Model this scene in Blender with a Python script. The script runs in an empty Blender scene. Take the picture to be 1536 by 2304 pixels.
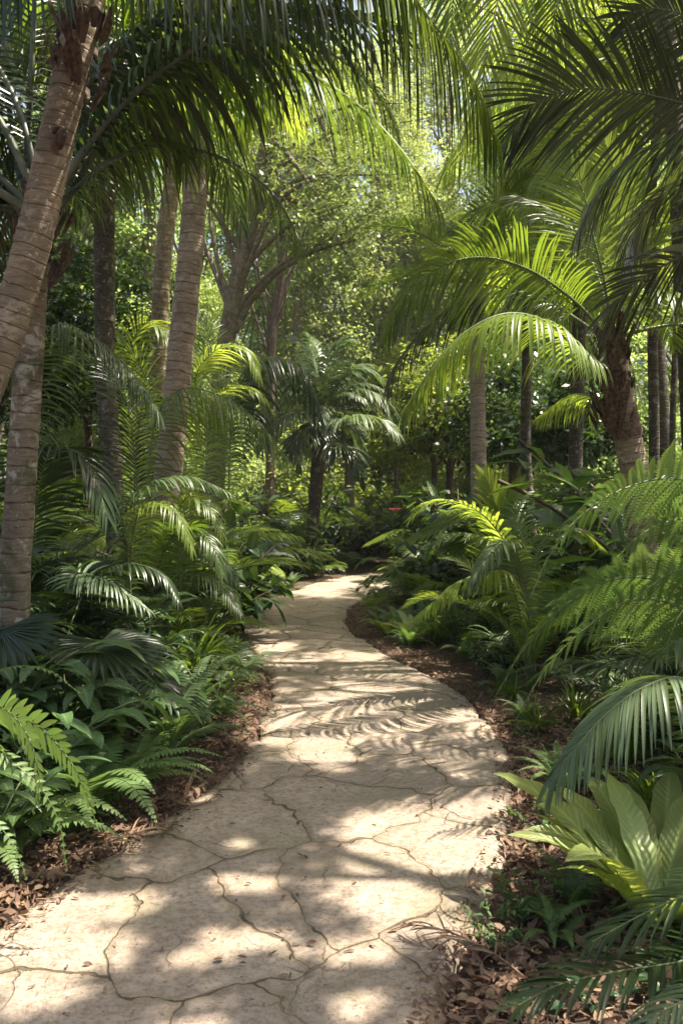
import bpy, math, random
import numpy as np
from mathutils import Vector
rng = np.random.default_rng(7)
random.seed(7)
SC = bpy.context.scene
COL = SC.collection
R = math.radians
F, CX, HY, CAMZ = 1900.0, 768.0, 1140.0, 1.6
FAST_TEST = False

def P(px, py, Y):
    return np.array([(px - CX) / F * Y, Y, CAMZ - (py - HY) / F * Y])
def GY(py, z=0.0):
    return (CAMZ - z) * F / (py - HY)
def G(px, py):
    Y = GY(py); return np.array([(px - CX) / F * Y, Y, 0.0])
def nrm(a):
    a = np.asarray(a, float)
    return a / np.maximum(np.linalg.norm(a, axis=-1, keepdims=True), 1e-9)

# ------------------------------------------------------------------ mesh builder
class MB:
    def __init__(s):
        s.v = []; s.f = []; s.a = []; s.m = []; s.n = 0
    def add(s, v, f, a=None, m=0):
        v = np.asarray(v, float).reshape(-1, 3); f = np.asarray(f, int).reshape(-1, 4)
        if a is None: a = np.zeros((len(v), 3))
        s.v.append(v); s.f.append(f + s.n); s.a.append(a); s.m.append(np.full(len(f), m)); s.n += len(v)
    def arrays(s):
        return np.concatenate(s.v), np.concatenate(s.f), np.concatenate(s.a), np.concatenate(s.m)
    def mesh(s, name, mats, origin=None, smooth=True):
        v, f, a, m = s.arrays()
        if origin is not None: v = v - np.asarray(origin)
        me = bpy.data.meshes.new(name)
        me.vertices.add(len(v)); me.vertices.foreach_set('co', v.ravel().astype(np.float32))
        me.loops.add(len(f) * 4); me.loops.foreach_set('vertex_index', f.ravel().astype(np.int32))
        me.polygons.add(len(f))
        me.polygons.foreach_set('loop_start', np.arange(0, len(f) * 4, 4, dtype=np.int32))
        me.polygons.foreach_set('material_index', m.astype(np.int32))
        me.polygons.foreach_set('use_smooth', np.full(len(f), smooth))
        at = me.attributes.new('lf', 'FLOAT_VECTOR', 'POINT')
        at.data.foreach_set('vector', a.ravel().astype(np.float32))
        me.update(calc_edges=True)
        for mt in mats: me.materials.append(mt)
        return me

def link(name, me, parent=None, loc=(0, 0, 0), rz=0, sc=1, tilt=0):
    o = bpy.data.objects.new(name, me); COL.objects.link(o)
    o.location = loc; o.rotation_euler = (0, tilt, rz)
    o.scale = (sc, sc, sc)
    if parent is not None: o.parent = parent
    return o
def tag(o, label=None, cat=None, group=None, kind=None):
    if label: o['label'] = label
    if cat: o['category'] = cat
    if group: o['group'] = group
    if kind: o['kind'] = kind
    return o
def thing(name, label, cat, loc, group=None, rz=0, sc=1):
    o = bpy.data.objects.new(name, None); COL.objects.link(o)
    o.empty_display_size = .1
    o.location = loc; o.rotation_euler = (0, 0, rz); o.scale = (sc,) * 3
    return tag(o, label, cat, group, 'thing')

# ------------------------------------------------------------------ curves / tubes
def spline(pts, n):
    p = np.asarray(pts, float)
    if len(p) == 2: return p[0] + (p[1] - p[0]) * np.linspace(0, 1, n)[:, None]
    e = np.vstack([2 * p[0] - p[1], p, 2 * p[-1] - p[-2]])
    out = []
    for i in range(len(p) - 1):
        t = np.linspace(0, 1, 24, endpoint=False)[:, None]
        a, b, c, d = e[i], e[i + 1], e[i + 2], e[i + 3]
        out.append(.5 * (2 * b + (c - a) * t + (2 * a - 5 * b + 4 * c - d) * t ** 2 + (3 * b - a - 3 * c + d) * t ** 3))
    out.append(p[-1:]); q = np.vstack(out)
    L = np.r_[0, np.cumsum(np.linalg.norm(np.diff(q, axis=0), axis=1))]
    s = np.linspace(0, L[-1], n)
    return np.stack([np.interp(s, L, q[:, k]) for k in range(3)], 1)
def clen(p): return np.linalg.norm(np.diff(p, axis=0), axis=1).sum()
def tube(mb, C, rad, sides=6, mat=0, rnd=.5, disp=None, flat=1.0):
    C = np.asarray(C, float); n = len(C)
    T = nrm(np.gradient(C, axis=0))
    ref = np.array([0, 1., 0]) if abs(T[:, 1]).mean() < .8 else np.array([1., 0, 0])
    A = nrm(np.cross(T, ref)); B = np.cross(T, A)
    th = np.linspace(0, 2 * np.pi, sides, endpoint=False)
    rad = np.broadcast_to(rad, (n,))[:, None] * np.ones((1, sides))
    if disp is not None: rad = rad * disp(n, sides)
    V = C[:, None] + rad[..., None] * (np.cos(th)[None, :, None] * A[:, None] + flat * np.sin(th)[None, :, None] * B[:, None])
    i = np.arange(n - 1)[:, None]; j = np.arange(sides)[None]
    f = np.stack([i * sides + j, i * sides + (j + 1) % sides, (i + 1) * sides + (j + 1) % sides, (i + 1) * sides + j], -1).reshape(-1, 4)
    s = np.r_[0, np.cumsum(np.linalg.norm(np.diff(C, axis=0), axis=1))]
    a = np.stack([np.repeat(s, sides), np.tile(th / 6.2832, n), np.full(n * sides, rnd)], 1)
    mb.add(V.reshape(-1, 3), f, a, mat)

# ------------------------------------------------------------------ leaves
PROF = {
 'lance': lambda t: (t + .06) ** .45 * (1 - t) ** .75 * 1.2 + .01,
 'grass': lambda t: np.clip(.45 + t * 2, 0, 1) * (1 - t ** 2.2) + .01,
 'strap': lambda t: np.clip(.18 + t * 1.9, 0, 1) * np.clip((1 - t) * 3.2, 0, 1) ** .6 + .004,
 'broad': lambda t: np.sin(np.pi * np.clip(t, 0, 1) ** .85) ** .85 + .012,
 'fern': lambda t: (1 - t) ** .55 * np.clip(.75 + t * 3, 0, 1) + .01,
 'wedge': lambda t: np.clip(.25 + t * 1.1, 0, 1) * np.clip((1 - t) * 2.6, 0, 1) ** .8 + .01,
}
def ribbons(mb, P0, D, N, L, W, droop, S=5, fold=.25, prof='lance', mat=0, rnd=None, across=2, wave=0, twist=0, r=None, stiff=0.0):
    r = r or rng
    P0 = np.asarray(P0, float); n = len(P0)
    D = nrm(D); N = nrm(N - (N * D).sum(1, keepdims=True) * D)
    L = np.broadcast_to(L, (n,)); W = np.broadcast_to(W, (n,)) / 2; droop = np.broadcast_to(droop, (n,))
    if rnd is None: rnd = r.random(n)
    ts = np.linspace(0, 1, S + 1); w = PROF[prof](ts)
    p = P0.copy(); d = D.copy(); nn = N.copy(); g = np.array([0, 0, -1.])
    rows = []; ph = r.random(n) * 6.28; tw = (r.random(n) - .5) * twist
    for k in range(S + 1):
        sd = nrm(np.cross(d, nn))
        ww = (W * w[k])[:, None]
        up = nn * ww * fold
        if wave: up = up + nn * ww * (wave * np.sin(ph + k * 1.9))[:, None]
        if across == 2: rows.append(np.stack([p - sd * ww + up, p, p + sd * ww + (nn * ww * fold + (nn * ww * (wave * np.sin(ph * 1.7 + k * 2.3))[:, None] if wave else 0))], 1))
        else: rows.append(np.stack([p - sd * ww, p + sd * ww], 1))
        if k < S:
            p = p + d * (L / S)[:, None]
            kk = (ts[k] ** stiff if stiff else 1)
            d = nrm(d + g * (droop / S * kk)[:, None])
            if twist: nn = nn * np.cos(tw / S)[:, None] + np.cross(d, nn) * np.sin(tw / S)[:, None]
            nn = nrm(nn - (nn * d).sum(1, keepdims=True) * d)
    V = np.stack(rows, 1)                      # n, S+1, c, 3
    c = V.shape[2]; st = (S + 1) * c
    i = np.arange(n)[:, None, None] * st; k = np.arange(S)[None, :, None] * c; j = np.arange(c - 1)[None, None]
    b = i + k + j
    f = np.stack([b, b + 1, b + c + 1, b + c], -1).reshape(-1, 4)
    vv = np.array([-1, 0, 1.]) if c == 3 else np.array([-1, 1.])
    a = np.zeros((n, S + 1, c, 3)); a[..., 0] = ts[None, :, None]; a[..., 1] = vv; a[..., 2] = np.asarray(rnd)[:, None, None]
    mb.add(V.reshape(-1, 3), f, a.reshape(-1, 3), mat)

def frame(C, side=None, twist=0.0):
    T = nrm(np.gradient(C, axis=0))
    if side is None:
        h = C[-1] - C[0]; h[2] = 0
        if np.linalg.norm(h) < 1e-3: h = np.array([1., 0, 0])
        side = nrm(np.cross(h, [0, 0, 1.]))
    S = nrm(side - (T * side).sum(1, keepdims=True) * T); N = np.cross(S, T)
    if twist is not None and np.any(twist):
        tw = np.linspace(0, 1, len(C))[:, None] * twist
        S, N = S * np.cos(tw) + N * np.sin(tw), N * np.cos(tw) - S * np.sin(tw)
    return T, S, N
def lenprof(u, kind):
    if kind == 'palm': return np.clip(.45 + 2.2 * u, 0, 1) * (1 - .62 * np.clip((u - .45) / .55, 0, 1) ** 1.6)
    if kind == 'fern': return np.clip(.35 + 2.6 * u, 0, 1) * (1.02 - u ** 1.5) + .03
    if kind == 'cycad': return np.clip(.5 + 3 * u, 0, 1) * (1 - .75 * np.clip((u - .6) / .4, 0, 1) ** 1.5)
    return np.ones_like(u)
def frond(mb, C, n=40, s0=.2, LL=.5, LW=.03, a0=70, a1=25, vee=20, droop=.8, lp='palm', prof='lance', S=5, across=2,
          side=None, twist=0.0, rr=.012, jit=.06, fold=.3, roll=0, mats=(0, 1), r=None, clump=0, rachis=True, tube_s=5, ltwist=0.6, stiff=0):
    """C: dense rachis curve (n,3)."""
    r = r or rng
    T, Sd, N = frame(C, side, twist)
    m = len(C); s = np.linspace(0, 1, m)
    u = np.linspace(0, 1, n)
    if clump: u = np.clip(u + (r.random(n) - .5) * clump / n, 0, 1)
    P0, D, NN, L, Wd = [], [], [], [], []
    for sg in (-1, 1):
        uu = np.clip(u + (r.random(n) - .5) * .4 / n, 0, 1); ss = s0 + (1 - s0) * uu * .995
        I = lambda A: np.stack([np.interp(ss, s, A[:, k]) for k in range(3)], 1)
        t, sd, nn = nrm(I(T)), nrm(I(Sd)), nrm(I(N))
        a = np.radians(a0 + (a1 - a0) * uu ** 1.2) + (r.random(n) - .5) * jit * 3
        v = np.radians(vee) + (r.random(n) - .5) * jit * 4
        side_v = sg * sd * np.cos(v)[:, None] + nn * np.sin(v)[:, None]
        d = t * np.cos(a)[:, None] + side_v * np.sin(a)[:, None]
        rl = np.radians(roll) * sg + (r.random(n) - .5) * jit * 6
        n2 = nn * np.cos(rl)[:, None] + sg * sd * np.sin(rl)[:, None]
        P0.append(I(C)); D.append(d); NN.append(n2)
        L.append(LL * lenprof(uu, lp) * (1 + (r.random(n) - .5) * jit * 3) * np.where(r.random(n) < .035, .25 + .4 * r.random(n), 1)); Wd.append(LW * (.6 + .4 * lenprof(uu, lp)) * (1 + (r.random(n) - .5) * .2))
    ribbons(mb, np.vstack(P0), np.vstack(D), np.vstack(NN), np.concatenate(L), np.concatenate(Wd), droop * (1 + (r.random(2 * n) - .5) * .5),
            S=S, fold=fold, prof=prof, mat=mats[0], across=across, twist=ltwist, r=r, stiff=stiff)
    if rachis:
        rad = rr * (1 - .85 * s ** .8) + .0008
        tube(mb, C, rad, tube_s, mats[1], flat=.7)
def arch(L, e0, dr, n=28, heading=0.0, pw=1.3, bend=0.0):
    """rachis in a vertical plane heading +X: elevation e0 degrees falling by dr degrees along the length"""
    s = np.linspace(0, 1, n); e = np.radians(e0 - dr * s ** pw)
    h = heading + bend * s
    d = np.stack([np.cos(e) * np.cos(h), np.cos(e) * np.sin(h), np.sin(e)], 1) * L / (n - 1)
    return np.vstack([[0, 0, 0], np.cumsum(d[:-1], axis=0)])
def pinna_template(n=17, r=None, ang=68, w=.062, ln=.17):
    """one fern pinna along +X, length 1, lobes in XY"""
    m = MB(); u = np.linspace(.02, .98, n)
    for sg in (-1, 1):
        a = np.radians(ang - 15 * u)
        D = np.stack([np.cos(a), sg * np.sin(a), 0 * a - .08], 1)
        Lz = ln * (np.clip(.7 + 2 * u, 0, 1) * (1 - u ** 2.2) + .06)
        ribbons(m, np.stack([u, 0 * u, 0 * u], 1), D, np.tile([0, 0, 1.], (n, 1)), Lz, w * (1 - .6 * u) , 0, S=2, fold=0, prof='fern', across=1, rnd=np.full(n, .5))
    ribbons(m, np.array([[0., 0, 0]]), np.array([[1., 0, 0]]), np.array([[0, 0, 1.]]), [1.], [.07], 0, S=5, fold=0, prof='fern', across=1, rnd=np.array([.5]))
    return m.arrays()
PT = pinna_template()
PT_LOW = pinna_template(9, w=.12)
PT_HI = pinna_template(18, w=.062, ln=.15, ang=70)
def bend_templates(mb, tp, P0, D, N, L, droop, rnd, mat=0, wave=0.0):
    v, f, a, _ = tp; n = len(P0); K = 7
    D = nrm(D); N = nrm(N - (N * D).sum(1, keepdims=True) * D); g = np.array([0, 0, -1.])
    p = P0.copy(); d = D; nn = N; Cc, Ss, Nn = [], [], []
    for k in range(K):
        Cc.append(p); Ss.append(np.cross(nn, d)); Nn.append(nn)
        p = p + d * (L / (K - 1))[:, None]; d = nrm(d + g * (droop / (K - 1))[:, None]); nn = nrm(nn - (nn * d).sum(1, keepdims=True) * d)
    Cc, Ss, Nn = [np.stack(x, 1) for x in (Cc, Ss, Nn)]
    x = np.clip(v[:, 0], 0, .9999) * (K - 1); i = x.astype(int); fr = (x - i)[None, :, None]
    lerp = lambda A: A[:, i] * (1 - fr) + A[:, i + 1] * fr
    V = lerp(Cc) + lerp(Ss) * (v[:, 1][None, :, None] * L[:, None, None]) + lerp(Nn) * ((v[:, 2] + wave * np.abs(v[:, 1]) * np.sin(v[:, 0] * 40))[None, :, None] * L[:, None, None])
    ff = f[None] + (np.arange(n) * len(v))[:, None, None]
    aa = np.tile(a[None], (n, 1, 1)); aa[..., 2] = rnd[:, None]
    aa[..., 0] = v[:, 0][None]; aa[..., 1] = v[:, 1][None] * 4
    mb.add(V.reshape(-1, 3), ff.reshape(-1, 4), aa.reshape(-1, 3), mat)
def fern2(mb, C, n=24, s0=.12, LL=.22, a0=80, a1=35, vee=-8, droop=.5, side=None, twist=0, rr=.006, r=None, tp=None, mats=(0, 1), lp='fern'):
    r = r or rng
    tp = tp or PT
    T, Sd, N = frame(C, side, twist); s = np.linspace(0, 1, len(C)); u = np.linspace(0, 1, n)
    P0, D, NN, L = [], [], [], []
    for sg in (-1, 1):
        ss = s0 + (1 - s0) * u * .99
        I = lambda A: np.stack([np.interp(ss, s, A[:, k]) for k in range(3)], 1)
        t, sd, nn = nrm(I(T)), nrm(I(Sd)), nrm(I(N))
        a = np.radians(a0 + (a1 - a0) * u ** 1.5) + (r.random(n) - .5) * .12; v = np.radians(vee) + (r.random(n) - .5) * .25
        d = t * np.cos(a)[:, None] + (sg * sd * np.cos(v)[:, None] + nn * np.sin(v)[:, None]) * np.sin(a)[:, None]
        P0.append(I(C)); D.append(d); NN.append(nn + (r.random((n, 3)) - .5) * .35); L.append(LL * lenprof(u, lp) * (1 + (r.random(n) - .5) * .12))
    bend_templates(mb, tp, np.vstack(P0), np.vstack(D), np.vstack(NN), np.concatenate(L), droop * (1 + (r.random(2 * n) - .5) * .5), r.random(2 * n), mats[0])
    tube(mb, C, rr * (1 - .85 * s) + .0006, 5, mats[1])
def fan(mb, c, axis, N, Rr=.4, n=26, spread=150, W=.045, droop=.5, S=5, across=2, mat=0, r=None, fold=.5, cup=0):
    r = r or rng
    axis = nrm(np.asarray(axis, float)); N = nrm(N - np.dot(N, axis) * axis); sd = np.cross(axis, N)
    th = np.radians(np.linspace(-spread, spread, n)) + (r.random(n) - .5) * .04
    D = np.cos(th)[:, None] * axis + np.sin(th)[:, None] * sd + N * cup
    L = Rr * (1 - .35 * (np.abs(th) / max(np.radians(spread), .01)) ** 2) * (1 + (r.random(n) - .5) * .1)
    ribbons(mb, np.tile(np.asarray(c, float), (n, 1)), D, np.tile(N, (n, 1)), L, W, droop, S=S, fold=fold, prof='wedge', mat=mat, across=across, r=r, stiff=1.0)

# ------------------------------------------------------------------ materials
def newmat(name):
    m = bpy.data.materials.new(name); m.use_nodes = True; nt = m.node_tree; nt.nodes.clear()
    out = nt.nodes.new('ShaderNodeOutputMaterial'); return m, nt, out
def N_(nt, t, **k):
    n = nt.nodes.new(t)
    for a, b in k.items():
        if a.startswith('i_'): n.inputs[int(a[2:])].default_value = b
        else: setattr(n, a, b)
    return n
def math_(nt, op, a, b=None, c=None, clamp=False):
    n = nt.nodes.new('ShaderNodeMath'); n.operation = op; n.use_clamp = clamp
    for i, x in enumerate((a, b, c)):
        if x is None: continue
        if isinstance(x, (int, float)): n.inputs[i].default_value = x
        else: nt.links.new(x, n.inputs[i])
    return n.outputs[0]
def mixc(nt, f, a, b, mode='MIX'):
    n = nt.nodes.new('ShaderNodeMix'); n.data_type = 'RGBA'; n.blend_type = mode
    for i, x in ((0, f), (6, a), (7, b)):
        if isinstance(x, (int, float)): n.inputs[i].default_value = x
        elif isinstance(x, tuple): n.inputs[i].default_value = (*x, 1)
        else: nt.links.new(x, n.inputs[i])
    return n.outputs[2]
def maprange(nt, x, a, b, c=0., d=1., smooth=True):
    n = nt.nodes.new('ShaderNodeMapRange'); n.interpolation_type = 'SMOOTHSTEP' if smooth else 'LINEAR'
    nt.links.new(x, n.inputs[0])
    for i, v in enumerate((a, b, c, d)): n.inputs[i + 1].default_value = v
    return n.outputs[0]
def noise(nt, vec, scale, detail=4, rough=.55, dims='3D', dist=0.):
    n = nt.nodes.new('ShaderNodeTexNoise'); n.noise_dimensions = dims
    n.inputs['Scale'].default_value = scale; n.inputs['Detail'].default_value = detail; n.inputs['Roughness'].default_value = rough
    n.inputs['Distortion'].default_value = dist
    if vec is not None: nt.links.new(vec, n.inputs['Vector'])
    return n
def leafmat(name, base, trans, rough=.38, tf=.42, hue=.035, val=.5, rib=1.5, veins=0.0, tip=0.0, spec=.5, blotch=0.25):
    m, nt, out = newmat(name)
    at = N_(nt, 'ShaderNodeAttribute', attribute_name='lf'); sp = N_(nt, 'ShaderNodeSeparateXYZ'); nt.links.new(at.outputs['Vector'], sp.inputs[0])
    u, v, rn = sp.outputs
    oi = N_(nt, 'ShaderNodeObjectInfo'); tc = N_(nt, 'ShaderNodeTexCoord')
    nz = noise(nt, tc.outputs['Object'], 5., 3)
    rsum = math_(nt, 'ADD', math_(nt, 'MULTIPLY', rn, .6), math_(nt, 'MULTIPLY', oi.outputs['Random'], .4))
    def vary(col, k=1.):
        h = N_(nt, 'ShaderNodeHueSaturation'); h.inputs['Color'].default_value = (*col, 1)
        nt.links.new(math_(nt, 'ADD', .5 - hue / 2, math_(nt, 'MULTIPLY', rsum, hue)), h.inputs['Hue'])
        vv = math_(nt, 'ADD', 1 - val / 2, math_(nt, 'MULTIPLY', rsum, val))
        vv = math_(nt, 'MULTIPLY', vv, math_(nt, 'ADD', 1 - blotch, math_(nt, 'MULTIPLY', nz.outputs[0], 2 * blotch)))
        nt.links.new(vv, h.inputs['Value']); return h.outputs[0]
    av = math_(nt, 'ABSOLUTE', v)
    ribm = maprange(nt, av, .22, .04)
    cb = mixc(nt, ribm, vary(base), tuple(min(1, c * rib + .01) for c in base))
    ct = vary(trans)
    if tip:
        tm = math_(nt, 'MULTIPLY', maprange(nt, u, .82, 1.), math_(nt, 'GREATER_THAN', rn, 1 - tip))
        cb = mixc(nt, tm, cb, (.16, .09, .035)); ct = mixc(nt, tm, ct, (.25, .14, .04))
    b = N_(nt, 'ShaderNodeBsdfPrincipled'); b.inputs['Roughness'].default_value = rough
    b.inputs['Specular IOR Level'].default_value = spec
    nt.links.new(cb, b.inputs['Base Color'])
    t = N_(nt, 'ShaderNodeBsdfTranslucent'); nt.links.new(ct, t.inputs[0])
    if veins:
        ph = math_(nt, 'MULTIPLY', math_(nt, 'SUBTRACT', math_(nt, 'MULTIPLY', u, 5.5), math_(nt, 'MULTIPLY', av, .5)), 26.)
        bp = N_(nt, 'ShaderNodeBump'); bp.inputs['Strength'].default_value = veins; bp.inputs['Distance'].default_value = .01
        nt.links.new(math_(nt, 'ADD', math_(nt, 'SINE', ph), math_(nt, 'MULTIPLY', nz.outputs[0], 2.)), bp.inputs['Height'])
        nt.links.new(bp.outputs[0], b.inputs['Normal'])
    mx = N_(nt, 'ShaderNodeMixShader'); mx.inputs[0].default_value = tf
    nt.links.new(b.outputs[0], mx.inputs[1]); nt.links.new(t.outputs[0], mx.inputs[2]); nt.links.new(mx.outputs[0], out.inputs[0])
    return m
M = {}
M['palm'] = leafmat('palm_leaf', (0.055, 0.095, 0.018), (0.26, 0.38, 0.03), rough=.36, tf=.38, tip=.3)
M['palm_dark'] = leafmat('shade_dark_palm_leaf', (0.024, 0.044, 0.015), (0.045, 0.075, 0.012), rough=.30, tf=.32, tip=.08)  # darkened so shade on the upper right fronds is put into the colour
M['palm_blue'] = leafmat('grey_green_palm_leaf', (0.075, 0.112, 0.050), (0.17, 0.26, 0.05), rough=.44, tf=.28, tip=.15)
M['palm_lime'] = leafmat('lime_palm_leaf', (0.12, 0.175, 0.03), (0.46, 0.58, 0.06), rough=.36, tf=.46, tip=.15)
M['fern'] = leafmat('fern_leaf', (0.1, 0.165, 0.05), (0.24, 0.38, 0.07), rough=.5, tf=.32, rib=1.2, spec=.35)
M['fern_blue'] = leafmat('soft_fern_leaf', (0.075, 0.118, 0.048), (0.2, 0.32, 0.07), rough=.5, tf=.34, rib=1.2, spec=.35)
M['fern_lime'] = leafmat('pale_fern_leaf', (0.15, 0.2, 0.04), (0.48, 0.55, 0.06), rough=.5, tf=.42, rib=1.2, spec=.3)
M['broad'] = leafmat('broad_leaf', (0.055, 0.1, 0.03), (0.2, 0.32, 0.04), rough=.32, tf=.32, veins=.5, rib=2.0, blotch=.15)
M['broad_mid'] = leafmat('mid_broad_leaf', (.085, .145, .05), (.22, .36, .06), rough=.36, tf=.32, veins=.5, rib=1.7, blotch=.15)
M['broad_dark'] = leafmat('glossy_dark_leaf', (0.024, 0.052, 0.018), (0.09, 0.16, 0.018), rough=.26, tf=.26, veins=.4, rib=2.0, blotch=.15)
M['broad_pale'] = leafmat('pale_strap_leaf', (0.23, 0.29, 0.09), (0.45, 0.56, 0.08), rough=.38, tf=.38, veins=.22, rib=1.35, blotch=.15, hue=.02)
M['grassy'] = leafmat('strap_grass_leaf', (0.07, 0.12, 0.02), (0.3, 0.44, 0.03), rough=.34, tf=.4)
M['crown'] = leafmat('tree_leaf', (0.09, 0.125, 0.035), (0.42, 0.52, 0.07), rough=.45, tf=.42, hue=.06, val=.8, rib=1.)
M['crown_lime'] = leafmat('sunny_tree_leaf', (0.135, 0.18, 0.06), (0.50, 0.62, 0.15), rough=.5, tf=.48, hue=.07, val=.8, rib=1.)  # lighter yellow green puts sunlight and airlight on far leaves into the colour
M['crown_grey'] = leafmat('grey_tree_leaf', (0.08, 0.11, 0.045), (0.34, 0.42, 0.10), rough=.4, tf=.34, hue=.04, val=.8, rib=1.)
M['dry'] = leafmat('dry_leaf', (0.19, 0.122, 0.082), (0.24, 0.13, 0.06), rough=.7, tf=.2, hue=.06, val=1.3, rib=.7, spec=.2, blotch=.4)
M['flower'] = leafmat('pink_petal', (.55, .06, .12), (.6, .1, .15), tf=.3)

def stemmat(name, c1, c2, rough=.5, scale=20):
    m, nt, out = newmat(name); tc = N_(nt, 'ShaderNodeTexCoord'); nz = noise(nt, tc.outputs['Object'], scale, 4)
    b = N_(nt, 'ShaderNodeBsdfPrincipled'); b.inputs['Roughness'].default_value = rough
    nt.links.new(mixc(nt, maprange(nt, nz.outputs[0], .35, .65), c1, c2), b.inputs['Base Color']); nt.links.new(b.outputs[0], out.inputs[0]); return m
M['stem'] = stemmat('green_stalk', (.07, .11, .03), (.13, .15, .05))
M['stem_dark'] = stemmat('dark_stalk', (.035, .055, .022), (.07, .075, .03))
M['stem_grey'] = stemmat('grey_green_petiole', (.075, .095, .06), (.13, .14, .09))
M['fibre'] = stemmat('brown_fibre', (.035, .02, .012), (.14, .085, .05), rough=.85, scale=35)
def barkmat(name, c1, c2, lichen, lam=.5, ring=0.0, ringp=.09, vert=0, moss=0.0, lscale=9.):
    """palm / tree bark; lf.x = metres along the trunk"""
    m, nt, out = newmat(name); at = N_(nt, 'ShaderNodeAttribute', attribute_name='lf'); sp = N_(nt, 'ShaderNodeSeparateXYZ'); nt.links.new(at.outputs['Vector'], sp.inputs[0])
    tc = N_(nt, 'ShaderNodeTexCoord'); mp = N_(nt, 'ShaderNodeMapping'); nt.links.new(tc.outputs['Object'], mp.inputs[0])
    mp.inputs['Scale'].default_value = (3., 3., .5) if vert else (.8, .8, 3.2)
    big = noise(nt, tc.outputs['Object'], 3.5, 5); fine = noise(nt, mp.outputs[0], 14., 8, .7); spots = noise(nt, tc.outputs['Object'], lscale, 6, .65, dist=.6)
    col = mixc(nt, maprange(nt, fine.outputs[0], .3, .7), c1, c2)
    col = mixc(nt, maprange(nt, big.outputs[0], .35, .7, 0, .6), col, tuple(c * .55 for c in c1))
    col = mixc(nt, math_(nt, 'MULTIPLY', maprange(nt, spots.outputs[0], .53, .62), lam), col, lichen)
    sp2 = noise(nt, tc.outputs['Object'], 38., 4, .5)
    col = mixc(nt, math_(nt, 'MULTIPLY', maprange(nt, sp2.outputs[0], .66, .70), .8), col, (.50, .48, .42))
    if moss: col = mixc(nt, math_(nt, 'MULTIPLY', maprange(nt, noise(nt, tc.outputs['Object'], 5., 6).outputs[0], .5, .6), moss), col, (.05, .065, .018))
    h = math_(nt, 'MULTIPLY', fine.outputs[0], 1.)
    if ring:
        wob = math_(nt, 'MULTIPLY', big.outputs[0], ringp * 1.1)
        fr = math_(nt, 'FRACT', math_(nt, 'DIVIDE', math_(nt, 'ADD', sp.outputs[0], wob), ringp))
        line = maprange(nt, math_(nt, 'ABSOLUTE', math_(nt, 'SUBTRACT', fr, .5)), .40, .5)
        line = math_(nt, 'MULTIPLY', line, maprange(nt, noise(nt, tc.outputs['Object'], 8., 3).outputs[0], .35, .6, .25, 1.))
        col = mixc(nt, math_(nt, 'MULTIPLY', line, ring), col, tuple(c * .25 for c in c1))
        h = math_(nt, 'SUBTRACT', h, math_(nt, 'MULTIPLY', line, .8))
    b = N_(nt, 'ShaderNodeBsdfPrincipled'); b.inputs['Roughness'].default_value = .85; b.inputs['Specular IOR Level'].default_value = .25
    nt.links.new(col, b.inputs['Base Color'])
    bp = N_(nt, 'ShaderNodeBump'); bp.inputs['Strength'].default_value = .9; bp.inputs['Distance'].default_value = .015
    nt.links.new(h, bp.inputs['Height']); nt.links.new(bp.outputs[0], b.inputs['Normal']); nt.links.new(b.outputs[0], out.inputs[0]); return m
M['bark_warm'] = barkmat('warm_palm_bark', (.175, .13, .08), (.345, .27, .18), (.44, .37, .28), lam=.5, ring=.3, ringp=.07)
M['bark_grey'] = barkmat('grey_palm_bark', (.25, .19, .135), (.42, .335, .25), (.44, .39, .31), lam=.5, ring=.7, ringp=.105)
M['bark_moss'] = barkmat('lichen_palm_bark', (.15, .115, .075), (.28, .22, .155), (.44, .40, .32), lam=.8, ring=.45, ringp=.12, moss=.6, lscale=7.)
M['bark_dark'] = barkmat('dark_palm_bark', (.05, .038, .028), (.11, .085, .06), (.26, .24, .2), lam=.6, ring=.5, ringp=.1, moss=.5)
M['bark_tree'] = barkmat('tree_bark', (.10, .075, .05), (.25, .20, .145), (.34, .31, .25), lam=.4, vert=1, moss=.3)
M['bark_twig'] = barkmat('brown_bark', (.06, .04, .028), (.14, .10, .07), (.2, .18, .14), lam=.3, vert=1)

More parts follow.
